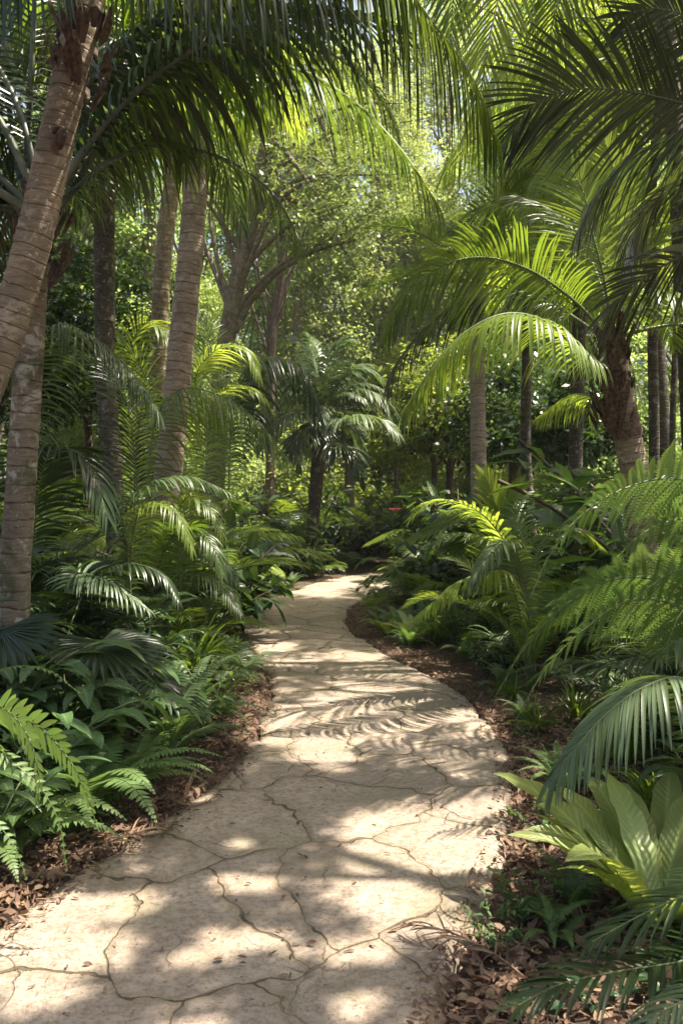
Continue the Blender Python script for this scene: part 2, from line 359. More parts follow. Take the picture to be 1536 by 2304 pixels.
# path: cracked beige stone paving
def pathmat():
    m, nt, out = newmat('cracked_stone'); tc = N_(nt, 'ShaderNodeTexCoord'); o = tc.outputs['Object']
    wn = noise(nt, o, 1.9, 3, .5); wn2 = noise(nt, o, 11., 4, .6)
    def warp(vec, n, k):
        s = N_(nt, 'ShaderNodeVectorMath', operation='SUBTRACT'); nt.links.new(n.outputs['Color'], s.inputs[0]); s.inputs[1].default_value = (.5, .5, .5)
        q = N_(nt, 'ShaderNodeVectorMath', operation='SCALE'); nt.links.new(s.outputs[0], q.inputs[0]); q.inputs['Scale'].default_value = k
        a = N_(nt, 'ShaderNodeVectorMath', operation='ADD'); nt.links.new(vec, a.inputs[0]); nt.links.new(q.outputs[0], a.inputs[1]); return a.outputs[0]
    w = warp(warp(o, wn, .5), wn2, .055)
    mp = N_(nt, 'ShaderNodeMapping'); nt.links.new(w, mp.inputs[0]); mp.inputs['Scale'].default_value = (1, .9, 0)
    def voro(scale, feat, off=0.):
        v = N_(nt, 'ShaderNodeTexVoronoi', voronoi_dimensions='2D', feature=feat); v.inputs['Scale'].default_value = scale; v.inputs['Randomness'].default_value = .95
        nt.links.new(mp.outputs[0], v.inputs['Vector']); return v
    e1 = voro(1.65, 'DISTANCE_TO_EDGE').outputs['Distance']; cell = voro(1.65, 'F1').outputs['Color']
    e2 = voro(3.4, 'DISTANCE_TO_EDGE').outputs['Distance']
    nw = noise(nt, o, 1.3, 2).outputs[0]
    wid = maprange(nt, noise(nt, o, 6., 3).outputs[0], .35, .65, .004, .017)
    c1 = math_(nt, 'SUBTRACT', 1., math_(nt, 'DIVIDE', e1, wid), clamp=True)
    c1 = maprange(nt, c1, 0., .6)
    soft = maprange(nt, e1, .09, 0., 0., 1.)
    c2 = math_(nt, 'MULTIPLY', maprange(nt, e2, .016, .004), maprange(nt, nw, .52, .62, 0, .55))
    crack = math_(nt, 'MAXIMUM', math_(nt, 'MULTIPLY', c1, maprange(nt, noise(nt, o, 2.2, 2).outputs[0], .36, .54, .35, 1.)), c2)
    n1 = noise(nt, o, 2.3, 5); n2 = noise(nt, o, 34., 9, .8); n3 = noise(nt, o, 120., 3, .6)
    col = mixc(nt, maprange(nt, n1.outputs[0], .3, .7), (.36, .288, .222), (.46, .378, .295))
    hs = N_(nt, 'ShaderNodeSeparateColor'); nt.links.new(cell, hs.inputs[0])
    col = mixc(nt, math_(nt, 'MULTIPLY', hs.outputs[0], .7), col, (.295, .245, .20))
    col = mixc(nt, maprange(nt, n2.outputs[0], .44, .60, 0, .8), col, (.22, .165, .12))
    pit = math_(nt, 'MULTIPLY', maprange(nt, n3.outputs[0], .64, .70), maprange(nt, n2.outputs[0], .42, .6))
    mpd = N_(nt, 'ShaderNodeMapping'); nt.links.new(o, mpd.inputs[0]); mpd.inputs['Scale'].default_value = (1, 1.6, 1)
    sp = noise(nt, mpd.outputs[0], 55., 3, .7); specks = maprange(nt, sp.outputs[0], .635, .67)
    pit = math_(nt, 'MAXIMUM', pit, specks)
    col = mixc(nt, math_(nt, 'MULTIPLY', pit, .75), col, (.12, .085, .055))
    ol = maprange(nt, noise(nt, o, 1.7, 5, .6).outputs[0], .48, .66, 0, .5)
    col = mixc(nt, ol, col, (.22, .195, .12))
    col = mixc(nt, math_(nt, 'MULTIPLY', soft, .55), col, (.24, .19, .12))
    col = mixc(nt, math_(nt, 'MULTIPLY', crack, .8), col, (.085, .062, .038))
    b = N_(nt, 'ShaderNodeBsdfPrincipled'); b.inputs['Roughness'].default_value = .82; b.inputs['Specular IOR Level'].default_value = .3
    nt.links.new(col, b.inputs['Base Color'])
    hgt = math_(nt, 'ADD', math_(nt, 'MULTIPLY', n2.outputs[0], .9), math_(nt, 'MULTIPLY', n1.outputs[0], 1.4))
    hgt = math_(nt, 'ADD', hgt, math_(nt, 'MULTIPLY', hs.outputs[1], .8))
    hgt = math_(nt, 'SUBTRACT', hgt, math_(nt, 'ADD', math_(nt, 'MULTIPLY', crack, 1.8), math_(nt, 'ADD', math_(nt, 'MULTIPLY', soft, .9), math_(nt, 'MULTIPLY', pit, .6))))
    bp = N_(nt, 'ShaderNodeBump'); bp.inputs['Strength'].default_value = 1.; bp.inputs['Distance'].default_value = .014
    nt.links.new(hgt, bp.inputs['Height']); nt.links.new(bp.outputs[0], b.inputs['Normal']); nt.links.new(b.outputs[0], out.inputs[0]); return m
M['path'] = pathmat()
def soilmat():
    m, nt, out = newmat('mulch_soil'); tc = N_(nt, 'ShaderNodeTexCoord'); o = tc.outputs['Object']
    n1 = noise(nt, o, 3., 4); n2 = noise(nt, o, 45., 6, .7); v = N_(nt, 'ShaderNodeTexVoronoi'); v.inputs['Scale'].default_value = 34.; nt.links.new(o, v.inputs['Vector'])
    hs = N_(nt, 'ShaderNodeSeparateColor'); nt.links.new(v.outputs['Color'], hs.inputs[0])
    col = mixc(nt, maprange(nt, n2.outputs[0], .35, .65), (.035, .022, .014), (.12, .075, .048))
    col = mixc(nt, math_(nt, 'MULTIPLY', maprange(nt, hs.outputs[0], .6, .8), .7), col, (.20, .11, .07))
    col = mixc(nt, maprange(nt, n1.outputs[0], .4, .7, 0, .5), col, (.05, .03, .018))
    b = N_(nt, 'ShaderNodeBsdfPrincipled'); b.inputs['Roughness'].default_value = .95; nt.links.new(col, b.inputs['Base Color'])
    bp = N_(nt, 'ShaderNodeBump'); bp.inputs['Distance'].default_value = .03
    nt.links.new(math_(nt, 'ADD', n2.outputs[0], v.outputs['Distance']), bp.inputs['Height']); nt.links.new(bp.outputs[0], b.inputs['Normal']); nt.links.new(b.outputs[0], out.inputs[0]); return m
M['soil'] = soilmat()

# ------------------------------------------------------------------ path outline on the ground (from the perspective of the place)
LE = np.array([G(x, y)[:2] for x, y in [(-640, 2700), (-330, 2304), (-130, 2160), (20, 2085), (150, 1990), (250, 1930), (330, 1880), (400, 1830), (480, 1770), (550, 1700), (596, 1620), (607, 1560), (592, 1500), (556, 1440), (545, 1405), (562, 1378), (600, 1352), (650, 1333), (710, 1313), (770, 1299), (860, 1286), (980, 1276)]])
RE = np.array([G(x, y)[:2] for x, y in [(905, 2700), (1000, 2304), (1020, 2230), (1060, 2150), (1098, 2060), (1118, 1990), (1140, 1910), (1155, 1830), (1152, 1760), (1130, 1690), (1085, 1610), (1020, 1550), (940, 1508), (860, 1468), (800, 1430), (776, 1400), (782, 1375), (810, 1352), (850, 1332), (900, 1318), (980, 1304), (1080, 1296)]])
LE3 = spline(np.c_[LE, 0 * LE[:, 0]], 420)[:, :2]; RE3 = spline(np.c_[RE, 0 * RE[:, 0]], 420)[:, :2]
MID = (LE3 + RE3) / 2
POLY = np.vstack([LE3, RE3[::-1]])
def in_path(q):
    q = np.atleast_2d(q); x, y = q[:, 0][:, None], q[:, 1][:, None]
    a = POLY; b = np.roll(POLY, -1, 0)
    c = (a[:, 1] > y) != (b[:, 1] > y)
    xi = (b[:, 0] - a[:, 0]) * (y - a[:, 1]) / np.where(b[:, 1] == a[:, 1], 1e-9, b[:, 1] - a[:, 1]) + a[:, 0]
    return ((c & (x < xi)).sum(1) % 2) == 1
def pdist(q):
    """distance to the path edge, negative inside; and side (-1 left, 1 right)"""
    q = np.atleast_2d(q)[:, :2]; E = np.vstack([LE3[::2], RE3[::2]])
    out = np.empty(len(q)); sd = np.empty(len(q))
    for i in range(0, len(q), 4000):
        d = np.linalg.norm(q[i:i + 4000, None] - E[None], axis=2); j = d.argmin(1); out[i:i + 4000] = d.min(1); sd[i:i + 4000] = np.where(j < len(LE3[::2]), -1, 1)
    out = np.where(in_path(q), -out, out)
    return out, sd
def vnoise(x, y, s, seed=0):
    """smooth value noise"""
    g = np.random.default_rng(seed).random((64, 64)); X = np.asarray(x) * s; Y = np.asarray(y) * s
    i = np.floor(X).astype(int); j = np.floor(Y).astype(int); fx = X - i; fy = Y - j; fx = fx * fx * (3 - 2 * fx); fy = fy * fy * (3 - 2 * fy)
    q = lambda a, b: g[(a % 64), (b % 64)]
    return (q(i, j) * (1 - fx) + q(i + 1, j) * fx) * (1 - fy) + (q(i, j + 1) * (1 - fx) + q(i + 1, j + 1) * fx) * fy
def gz(x, y, d=None):
    x = np.asarray(x, float); y = np.asarray(y, float); sh = x.shape
    if d is None: d = pdist(np.stack([x.ravel(), y.ravel()], 1))[0].reshape(sh)
    rise = np.clip(d - .15, 0, 3) * .05
    return np.where(d > -.03, -.018 + rise + .03 * vnoise(x, y, 4., 8) * (d < .3) + .05 * np.clip(d, 0, 1) * vnoise(x, y, 1.3, 3) + .02 * vnoise(x, y, 7., 4), -.09)
def gz1(x, y): return float(gz(np.array([x]), np.array([y]))[0])

# ground sheet
def axis(near0, near1, step, far):
    a = np.arange(near0, near1 + 1e-6, step); k = np.array([1.5, 3.5, 7, 14, 28, 56, 110, far])
    return np.r_[(near0 - k)[::-1], a, near1 + k]
gx = axis(-9, 9, .09, 260); gy = axis(-2, 26, .09, 420)
X, Yg = np.meshgrid(gx, gy, indexing='ij'); Zg = gz(X, Yg)
mb = MB(); nx, ny = X.shape; i = np.arange(nx - 1)[:, None] * ny; j = np.arange(ny - 1)[None]
mb.add(np.stack([X, Yg, Zg], -1).reshape(-1, 3), np.stack([i + j, i + j + ny, i + j + ny + 1, i + j + 1], -1).reshape(-1, 4))
tag(link('ground', mb.mesh('ground', [M['soil']])), kind='structure')
# path slab with worn uneven edges
nA, nC = 420, 26
s_ = np.linspace(0, 1, nA)
def jag(E, sgn, seed):
    T = nrm(np.gradient(E, axis=0)); n = np.stack([T[:, 1], -T[:, 0]], 1) * sgn
    L = np.r_[0, np.cumsum(np.linalg.norm(np.diff(E, axis=0), axis=1))]
    k = (vnoise(L, L * 0, 2.2, seed) - .5) * .09 + (vnoise(L, L * 0 + 9, 9., seed + 1) - .5) * .06 + (vnoise(L, L * 0 + 5, 28., seed + 2) - .5) * .028
    return E + n * k[:, None]
A_, B_ = jag(LE3, 1, 21), jag(RE3, 1, 31)
c = np.linspace(0, 1, nC)[None, :, None]
XY = A_[:, None] * (1 - c) + B_[:, None] * c
Z = .012 + .006 * vnoise(XY[..., 0], XY[..., 1], 3., 5) + .006 * (vnoise(XY[..., 0], XY[..., 1], .8, 6))
edge = np.minimum(np.arange(nC), np.arange(nC)[::-1]); Z = Z - np.where(edge == 0, .016, 0)[None]
V = np.concatenate([XY, Z[..., None]], -1)
skl = V[:, :1].copy(); skl[..., 2] = -.12; skr = V[:, -1:].copy(); skr[..., 2] = -.12
V = np.concatenate([skl, V, skr], 1); nn_ = nC + 2
i = np.arange(nA - 1)[:, None] * nn_; j = np.arange(nn_ - 1)[None]
mb = MB(); mb.add(V.reshape(-1, 3), np.stack([i + j, i + j + 1, i + j + nn_ + 1, i + j + nn_], -1).reshape(-1, 4))
tag(link('path', mb.mesh('path', [M['path']])), kind='structure')

# leaf litter on the beds and a little on the path
def litter(n, ylo, yhi, dmax, smin, smax, seed, ondens=.06):
    r = np.random.default_rng(seed); m = MB()
    k = 0; P0 = []
    while k < n:
        t = r.random(n); yy = ylo * (yhi / ylo) ** t
        xx = (r.random(n) * 2 - 1) * (yy * .45 + .6)
        d, sd = pdist(np.stack([xx, yy], 1))
        keep = ((d > .0) & (r.random(n) < np.exp(-np.clip(d, 0, 9) / dmax))) | ((d < 0) & (d > -.12) & (r.random(n) < ondens * 9)) | ((d < 0) & (r.random(n) < ondens * .3))
        P0.append(np.stack([xx, yy, d], 1)[keep]); k += keep.sum()
    q = np.vstack(P0)[:n]; on = q[:, 2] < 0
    z = np.where(on, .026, gz(q[:, 0], q[:, 1]) + .006 + r.random(n) * .03)
    th = r.random(n) * 6.28; el = np.where(on, 0.05, (r.random(n) - .35) * .7)
    D = np.stack([np.cos(th) * np.cos(el), np.sin(th) * np.cos(el), np.sin(el)], 1)
    Nn = np.stack([(r.random(n) - .5) * 1.1, (r.random(n) - .5) * 1.1, np.ones(n)], 1)
    Nn[on, :2] *= .25
    ln = smin + (smax - smin) * r.random(n) ** 2; ln = np.where(on, ln * .55, ln)
    h = r.random(n) < .55
    for kk, pf, ar in ((h, 'lance', .26), (~h, 'broad', .36)):
        ribbons(m, np.stack([q[kk, 0], q[kk, 1], z[kk]], 1), D[kk], Nn[kk], ln[kk], ln[kk] * (ar + .25 * r.random(kk.sum())), (r.random(kk.sum()) - .45) * 3.2, S=5, fold=.5, prof=pf, r=r, twist=3.)
    return m
tag(link('leaf_litter', litter(21000, 2.0, 13, .55, .012, .08, 5).mesh('leaf_litter', [M['dry']])), kind='stuff', label='brown and reddish fallen leaves on the soil along both path edges')
mb = MB(); r_ = np.random.default_rng(77)
q = r_.random((1400, 2)); yy = 2.4 * 4.5 ** q[:, 0]; xx = (q[:, 1] * 2 - 1) * (yy * .42 + .4); d, _ = pdist(np.stack([xx, yy], 1)); k = (d > .01) & (d < .9)
xx, yy = xx[k], yy[k]; th = r_.random(k.sum()) * 6.28
ribbons(mb, np.stack([xx, yy, gz(xx, yy) + .02], 1), np.stack([np.cos(th), np.sin(th), 0 * th], 1), np.tile([0, 0, 1.], (len(xx), 1)), .05 + .16 * r_.random(len(xx)), .008, .1, S=3, fold=.8, prof='grass', r=r_)
tag(link('twigs', mb.mesh('twigs', [M['dry']])), kind='stuff', label='thin dry twigs scattered on the mulch')

# ------------------------------------------------------------------ trunks
def palm_trunk_mesh(C, r0, r1, mat, ringp=.1, sides=22, bump=.035, seed=0, seg=.018, flare=.35):
    L = clen(np.asarray(C, float)); n = max(12, int(L / seg)); Cs = spline(C, n); m = MB(); s = np.linspace(0, L, n)
    rad = r0 + (r1 - r0) * (s / L); rad = rad * (1 + flare * np.exp(-s / .22))
    def disp(n_, k):
        th = np.linspace(0, 6.283, k, endpoint=False)
        ph = s[:, None] + .25 * ringp * np.sin(th[None] + seed) + .35 * ringp * (vnoise(s * 1., s * 0, 2., seed) - .5)[:, None]
        f = (ph / ringp) % 1
        return 1 + bump * (np.exp(-((f - .1) / .12) ** 2) - .35 * f) + .05 * (vnoise(s[:, None] * np.ones(k), th[None] * np.ones((n_, 1)) * .95, 2.3, seed + 3) - .5)
    tube(m, Cs, rad, sides, 0, .5, disp)
    return m
def part(name, m, mats, root, base):
    o = link(name, m.mesh(name, mats, origin=base)); o.parent = root; return o
def hf(root, base, pts, leaf='palm', stalk='stem', n=60, pc=48, name='frond', sub=True, **kw):
    C = spline([P(*p) if not isinstance(p, np.ndarray) else p for p in pts], pc)
    a = MB(); b = MB()
    frond(a, C, n=n, rachis=False, **kw)
    tube(b, C, kw.get('rr', .012) * (1 - .85 * np.linspace(0, 1, pc) ** .8) + .001, 6, 0, flat=.7)
    o = part(name, a, [M[leaf]], root, base); c = link('midrib', b.mesh('midrib', [M[stalk]], origin=base)); c.parent = o
    return o

# library fronds for crowns: local, heading +X
LIB = {}
def lib_frond(style, e0, seed):
    key = (style, e0, seed)
    if key in LIB: return LIB[key]
    r = np.random.default_rng((seed * 97 + int(e0) + 200 + sum(map(ord, style)) * 13))
    m = MB(); L = 1.0
    if style == 'coco':      # long weeping leaflets
        C = arch(L, e0, 75 + r.random() * 25, 26, bend=(r.random() - .5) * .5)
        frond(m, C, n=46, s0=.2, LL=.30, LW=.021, a0=72, a1=22, vee=-5, droop=2.2, S=4, r=r, rr=.011, across=2)
    elif style == 'stiff':   # arching, v-shaped leaflets
        C = arch(L, e0, 65 + r.random() * 30, 26, bend=(r.random() - .5) * .4)
        frond(m, C, n=44, s0=.18, LL=.27, LW=.022, a0=68, a1=22, vee=22, droop=.7, S=4, r=r, rr=.010, across=2)
    elif style == 'far':
        C = arch(L, e0, 85 + r.random() * 25, 14, bend=(r.random() - .5) * .4)
        frond(m, C, n=30, s0=.18, LL=.29, LW=.034, a0=72, a1=22, vee=5, droop=1.4, S=3, r=r, rr=.010, across=1, tube_s=3)
    LIB[key] = m
    return m
def crown_of(root, top, style, L, n, leaf, stalk, elevs=(78, 55, 35, 12, -12), seed=1, skip=None, name='frond'):
    """adds n library fronds as parts around TOP (in the root's frame)"""
    r = np.random.default_rng(seed)
    for k in range(n):
        e = elevs[int(k * len(elevs) / n)]; az = k * 2.39996 + r.random() * .5
        if skip and skip(math.cos(az), math.sin(az), e): continue
        W = np.array(root.location) + np.array(top)
        if any(np.linalg.norm(np.cross(W + L * f * np.array([math.cos(az) * math.cos(R(e - 35 * f)), math.sin(az) * math.cos(R(e - 35 * f)), math.sin(R(e - 35 * f))]) - t, SUNV)) < rad * .6
               and np.dot(W - t, SUNV) > 1. for t, rad in OPEN for f in (.4, .7, .95)): continue  # fronds left out where they would block sun from a chosen spot
        key = (style, e, seed % 2, leaf)
        if key not in LIBM: LIBM[key] = lib_frond(style, e, seed % 2).mesh('frond', [M[leaf], M[stalk]])
        o = link(name, LIBM[key], root, top, az, L * (.88 + .24 * r.random()), tilt=(r.random() - .5) * .25)
LIBM = {}
def fibre_boot(m, top, h, r0, n=26, seed=0, mat=0):
    """ragged old leaf bases round a crown shaft"""
    r = np.random.default_rng(seed); az = r.random(n) * 6.28; z = r.random(n) * h
    P0 = np.stack([top[0] + np.cos(az) * r0 * .9, top[1] + np.sin(az) * r0 * .9, top[2] - h + z], 1)
    D = np.stack([np.cos(az) * .35, np.sin(az) * .35, np.ones(n)], 1); Nn = np.stack([np.cos(az), np.sin(az), 0 * az], 1)
    ribbons(m, P0, D, -Nn, .10 + .16 * r.random(n), .05 + .05 * r.random(n), .5 * r.random(n), S=4, fold=-.5, prof='wedge', mat=mat, r=r, twist=1.)

SUN_AZ, SUN_EL = R(82), R(66)       # azimuth measured from +Y toward +X
SUNV = np.array([math.sin(SUN_AZ) * math.cos(SUN_EL), math.cos(SUN_AZ) * math.cos(SUN_EL), math.sin(SUN_EL)])
OPEN = [(P(1130, 720, 6.2), 1.1), (P(1300, 1180, 4.2), 1.), (P(1290, 1360, 3.65), 1.), (P(1420, 1950, 3.), .9), (P(100, 1650, 3.1), .9), (P(240, 1720, 4.), .6), (P(980, 1320, 8.), 1.2), (P(900, 1390, 9.), .9), (P(430, 1440, 7.2), .8), (P(250, 1350, 6.5), .7), (P(1450, 1140, 4.6), .7), (P(1150, 1420, 3.6), .5), (P(1040, 1140, 7.), .9), (P(565, 1170, 10.), 1.), (P(900, 330, 6.1), .8), (P(600, 420, 6.2), .9),
        (P(60, 600, 4.4), .8), (P(728, 900, 20.), 1.8), (P(540, 790, 11.4), .9), (G(960, 1690), .75), (G(560, 1990), .3), (G(720, 1345), .8), (G(620, 1460), .6), (G(830, 1980), .25), (G(100, 2230), .3)]   # spots kept sunlit: fronds and unseen roof leaves cleared along their sun rays

# ================================================================== HERO PALMS
def px_trunk(name, label, pts, Y, wpx, bark, group=None, base_z=None, cat='palm tree', lean_y=0.0, **kw):
    """trunk whose outline sits at pixels pts (bottom first) at distance Y; carried down to the ground"""
    W = [P(x, y, Y + lean_y * k) for k, (x, y) in enumerate(pts)]
    b = W[0].copy()
    if b[2] > .02:
        dr = (W[0] - W[1]) / max(1e-6, (W[1] - W[0])[2]); b = W[0] + dr * (b[2]) ; b[1] = W[0][1]
    b[2] = gz1(b[0], b[1]) - .03
    base = b.copy(); root = thing(name, label, cat, base, group)
    pts3 = ([b] if np.linalg.norm(b - W[0]) > .15 else []) + W
    r0 = wpx[0] / F * Y / 2; r1 = wpx[1] / F * Y / 2
    part('trunk', palm_trunk_mesh(pts3, r0, r1, bark, **kw), [M[bark]], root, base)
    return root, base, W[-1]

# 1 leaning warm brown palm, very near on the left
rt, bs, tp = px_trunk('coconut_palm', 'thick warm brown palm trunk leaning right at the left edge, with a knot', [(-190, 1250), (-85, 1000), (-5, 800), (46, 650), (88, 490), (128, 310), (163, 150), (200, -20), (235, -150)], 4.4, (86, 76), 'bark_warm', ringp=.06, bump=.034, seed=2)
m = MB(); th = np.linspace(0, 6.28, 9)
C = spline([P(128, 330, 4.30), P(140, 300, 4.265), P(143, 285, 4.29)], 7); tube(m, C, [.03, .032, .03, .028, .022, .012, .002], 9, 0, flat=.8)
C = spline([P(120, 300, 4.33), P(132, 288, 4.27), P(150, 292, 4.30)], 7); tube(m, C, [.004, .014, .018, .018, .015, .010, .003], 6, 0)
part('branch_scar', m, [M['bark_twig']], rt, bs)
m = MB(); fibre_boot(m, P(185, 60, 4.4), .42, .10, 40, 3)
for k in range(14):
    a = random.uniform(0, 6.28); c0 = P(150 + random.uniform(-10, 50), 20 + random.uniform(-60, 90), 4.4) + np.array([math.cos(a) * .1, math.sin(a) * .1, 0])
    tube(m, spline([c0, c0 + [random.uniform(-.05, .05), -.02, -.06], c0 + [random.uniform(-.07, .07), -.03, -.16]], 6), .004, 4, 0)
part('fibre_sheath', m, [M['fibre']], rt, bs)
TOP1 = P(215, -60, 4.4)
KW = dict(s0=.12, vee=-38, a0=64, a1=20, droop=2.6, S=7, jit=.05, rr=.016, fold=.35)
hf(rt, bs, [TOP1, (360, -190, 4.5), (600, -215, 4.6), (830, -110, 4.6), (980, 60, 4.55), (1070, 190, 4.5), (1125, 330, 4.45)], 'palm', n=100, LL=.84, LW=.048, **KW)
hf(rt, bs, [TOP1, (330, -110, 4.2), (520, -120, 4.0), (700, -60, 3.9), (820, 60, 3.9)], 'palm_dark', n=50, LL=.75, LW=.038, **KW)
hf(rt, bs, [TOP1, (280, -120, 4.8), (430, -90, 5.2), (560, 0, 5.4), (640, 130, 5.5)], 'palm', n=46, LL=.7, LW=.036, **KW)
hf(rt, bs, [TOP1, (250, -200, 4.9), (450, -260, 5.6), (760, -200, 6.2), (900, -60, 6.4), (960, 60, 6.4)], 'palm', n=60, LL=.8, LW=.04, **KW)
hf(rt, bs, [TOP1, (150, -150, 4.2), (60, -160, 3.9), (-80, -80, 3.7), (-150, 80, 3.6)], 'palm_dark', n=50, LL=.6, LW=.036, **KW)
crown_of(rt, Vector(TOP1 - bs), 'coco', 2.6, 14, 'palm', 'stem', elevs=(80, 62, 45), seed=5, skip=lambda x, y, e: y < -.2 or (x > .5 and e < 50))

# 2 lichen palm behind it with big grey petioles
rt, bs, tp = px_trunk('coconut_palm', 'mottled lichen covered palm trunk rising behind the leaning palm at the left edge', [(28, 1620), (33, 1300), (44, 1150), (60, 900), (72, 700), (85, 520)], 5.8, (72, 60), 'bark_moss', ringp=.13, bump=.03, seed=4)
CR2 = P(95, 500, 5.39)
m = MB(); fibre_boot(m, CR2 + [0, 0, .15], .6, .13, 46, 8); part('fibre_sheath', m, [M['fibre']], rt, bs)
KW = dict(s0=.24, vee=-30, a0=66, a1=18, droop=2.5, S=6, jit=.05, rr=.032, fold=.35)
hf(rt, bs, [CR2, (150, 450, 5.92), (300, 215, 5.52), (470, 135, 6.04), (650, 150, 5.86), (790, 225, 5.77), (900, 335, 5.67), (990, 470, 5.58)], 'palm', 'stem_grey', n=110, LL=.76, LW=.042, **KW)
hf(rt, bs, [CR2, (150, 445, 5.76), (250, 362, 5.44), (350, 328, 6.04), (470, 345, 5.86), (575, 400, 5.77), (640, 475, 5.67), (688, 575, 5.58)], 'palm', 'stem_grey', n=64, LL=.56, LW=.034, **dict(KW, rr=.030))
hf(rt, bs, [CR2, (120, 420, 6.24), (210, 230, 6.56), (330, 170, 6.88), (450, 200, 7.12), (540, 290, 7.20)], 'palm_lime', 'stem_grey', n=50, LL=.8, LW=.036, **KW)
hf(rt, bs, [CR2, (140, 430, 6.24), (260, 290, 6.56), (380, 250, 6.80), (480, 280, 6.96), (560, 350, 7.12)], 'palm', 'stem_grey', n=46, LL=.7, LW=.036, **KW)
for pts in ([(62, 380, 5.92), (72, 150, 5.84), (80, -120, 5.84), (60, -380, 5.92)], [(40, 380, 6.00), (15, 200, 6.00), (-30, 0, 6.08), (-120, -200, 6.08)],
            [(110, 380, 6.16), (150, 180, 6.24), (200, -50, 6.40), (300, -250, 6.56)], [(20, 430, 5.76), (-30, 330, 5.68), (-100, 230, 5.60), (-220, 180, 5.60)],
            [(50, 460, 5.84), (10, 400, 5.60), (-60, 390, 5.52), (-150, 450, 5.44)]):
    hf(rt, bs, [CR2] + pts, 'palm_dark', 'stem_grey', n=44, LL=.75, LW=.04, **dict(KW, s0=.38, rr=.036))
crown_of(rt, Vector(CR2 - bs), 'coco', 2.6, 16, 'palm_dark', 'stem_grey', elevs=(82, 66, 48, 25), seed=6, skip=lambda x, y, e: (y < -.1 and x > -.3) or (x > -.3 and e < 60))

# 3 dark straight trunk, 5 main ringed grey palm, 4 pale one behind, 10/11 right trunks
rt, bs, tp = px_trunk('royal_palm', 'dark brown straight palm trunk standing between the leaning palm and the ringed grey palm', [(262, 1280), (258, 1120), (250, 1000), (238, 850), (235, 600), (236, 300), (236, 150)], 11., (42, 46), 'bark_dark', 'slender palm trunks on the left bank', ringp=.11, seed=6)
crown_of(rt, Vector(tp - bs), 'coco', 3.0, 18, 'palm_dark', 'stem_dark', elevs=(75, 50, 25, 5), seed=7)
rt, bs, tp = px_trunk('royal_palm', 'tall grey palm trunk with clear rings, right of the dark straight trunk', [(352, 1330), (368, 1170), (382, 1040), (396, 900), (411, 750), (426, 600), (438, 450), (450, 250), (456, 80)], 9., (66, 50), 'bark_grey', 'slender palm trunks on the left bank', ringp=.085, bump=.03, seed=9)
crown_of(rt, Vector(tp - bs), 'coco', 2.8, 16, 'palm', 'stem', elevs=(75, 50, 30, 10), seed=8)
rt, bs, tp = px_trunk('royal_palm', 'pale pinkish palm trunk seen just left behind the ringed grey palm', [(345, 1200), (352, 1000), (358, 760), (364, 640), (376, 500), (392, 380), (410, 200)], 15., (42, 36), 'bark_warm', 'slender palm trunks on the left bank', ringp=.12, seed=12)
crown_of(rt, Vector(tp - bs), 'far', 3.0, 14, 'palm_lime', 'stem', elevs=(70, 45, 20), seed=9)
rt, bs, tp = px_trunk('royal_palm', 'light grey palm trunk on the right bank, top hidden by the shining frond', [(1076, 1280), (1076, 1100), (1074, 900), (1072, 780), (1072, 640)], 13., (37, 33), 'bark_grey', 'slender palm trunks on the right bank', ringp=.12, bump=.03, seed=14)
crown_of(rt, Vector(tp - bs), 'stiff', 2.0, 14, 'palm', 'stem', elevs=(75, 50, 25, 0), seed=10)
rt, bs, tp = px_trunk('royal_palm', 'slim brown palm trunk right of the light grey palm trunk', [(1196, 1230), (1188, 1130), (1181, 1000), (1184, 850), (1186, 700), (1184, 560)], 15., (27, 22), 'bark_dark', 'slender palm trunks on the right bank', ringp=.14, seed=15)
crown_of(rt, Vector(tp - bs), 'far', 2.2, 12, 'palm_lime', 'stem', elevs=(70, 45, 20), seed=11)
for i_, (x0, x1, Y, w, lab) in enumerate([(1470, 1466, 10., 25, 'thin dark palm stem just right of the shaggy palm'), (1512, 1520, 10.5, 15, 'thinnest dark stem near the right edge of the view')]):
    rt, bs, tp = px_trunk('royal_palm', lab, [(x0, 1120), (x0, 950), (x1, 700), (x1, 420), (x1 + 20, 200)], Y, (w, w * .8), 'bark_dark', 'slender palm trunks on the right bank', ringp=.16, seed=20 + i_)
    crown_of(rt, Vector(tp - bs), 'stiff', 2.2, 12, 'palm_lime', 'stem', elevs=(70, 45, 20, 0), seed=12 + i_)

# 12 shaggy palm on the right
rt, bs, tp = px_trunk('date_palm', 'shaggy brown palm with fibrous trunk and arching fronds on the right bank', [(1450, 1260), (1440, 1160), (1425, 1060), (1405, 950), (1385, 840), (1372, 790)], 7.3, (62, 62), 'bark_warm', ringp=.09, bump=.05, seed=17)
CR = P(1370, 770, 7.3)
m = MB(); fibre_boot(m, CR + [0.02, 0, .05], .85, .12, 110, 12)
tube(m, spline([P(1412, 985, 7.3), P(1390, 880, 7.3), CR + [0, 0, .1]], 20), np.linspace(.115, .10, 20), 12, 0, disp=lambda n, k: 1 + .22 * np.random.default_rng(4).random((n, k)))
part('fibre_sheath', m, [M['fibre']], rt, bs)
KW = dict(s0=.16, a0=66, a1=20, S=6, jit=.06, rr=.016, fold=.3)
hf(rt, bs, [CR, (1310, 695, 7.2), (1240, 638, 7.0), (1180, 603, 6.9), (1100, 580, 6.8), (1020, 588, 6.7), (950, 628, 6.6), (895, 690, 6.5), (862, 760, 6.5)], 'palm', n=84, LL=.62, LW=.034, vee=18, droop=.9, side=np.array([0, -.55, .83]), **KW)
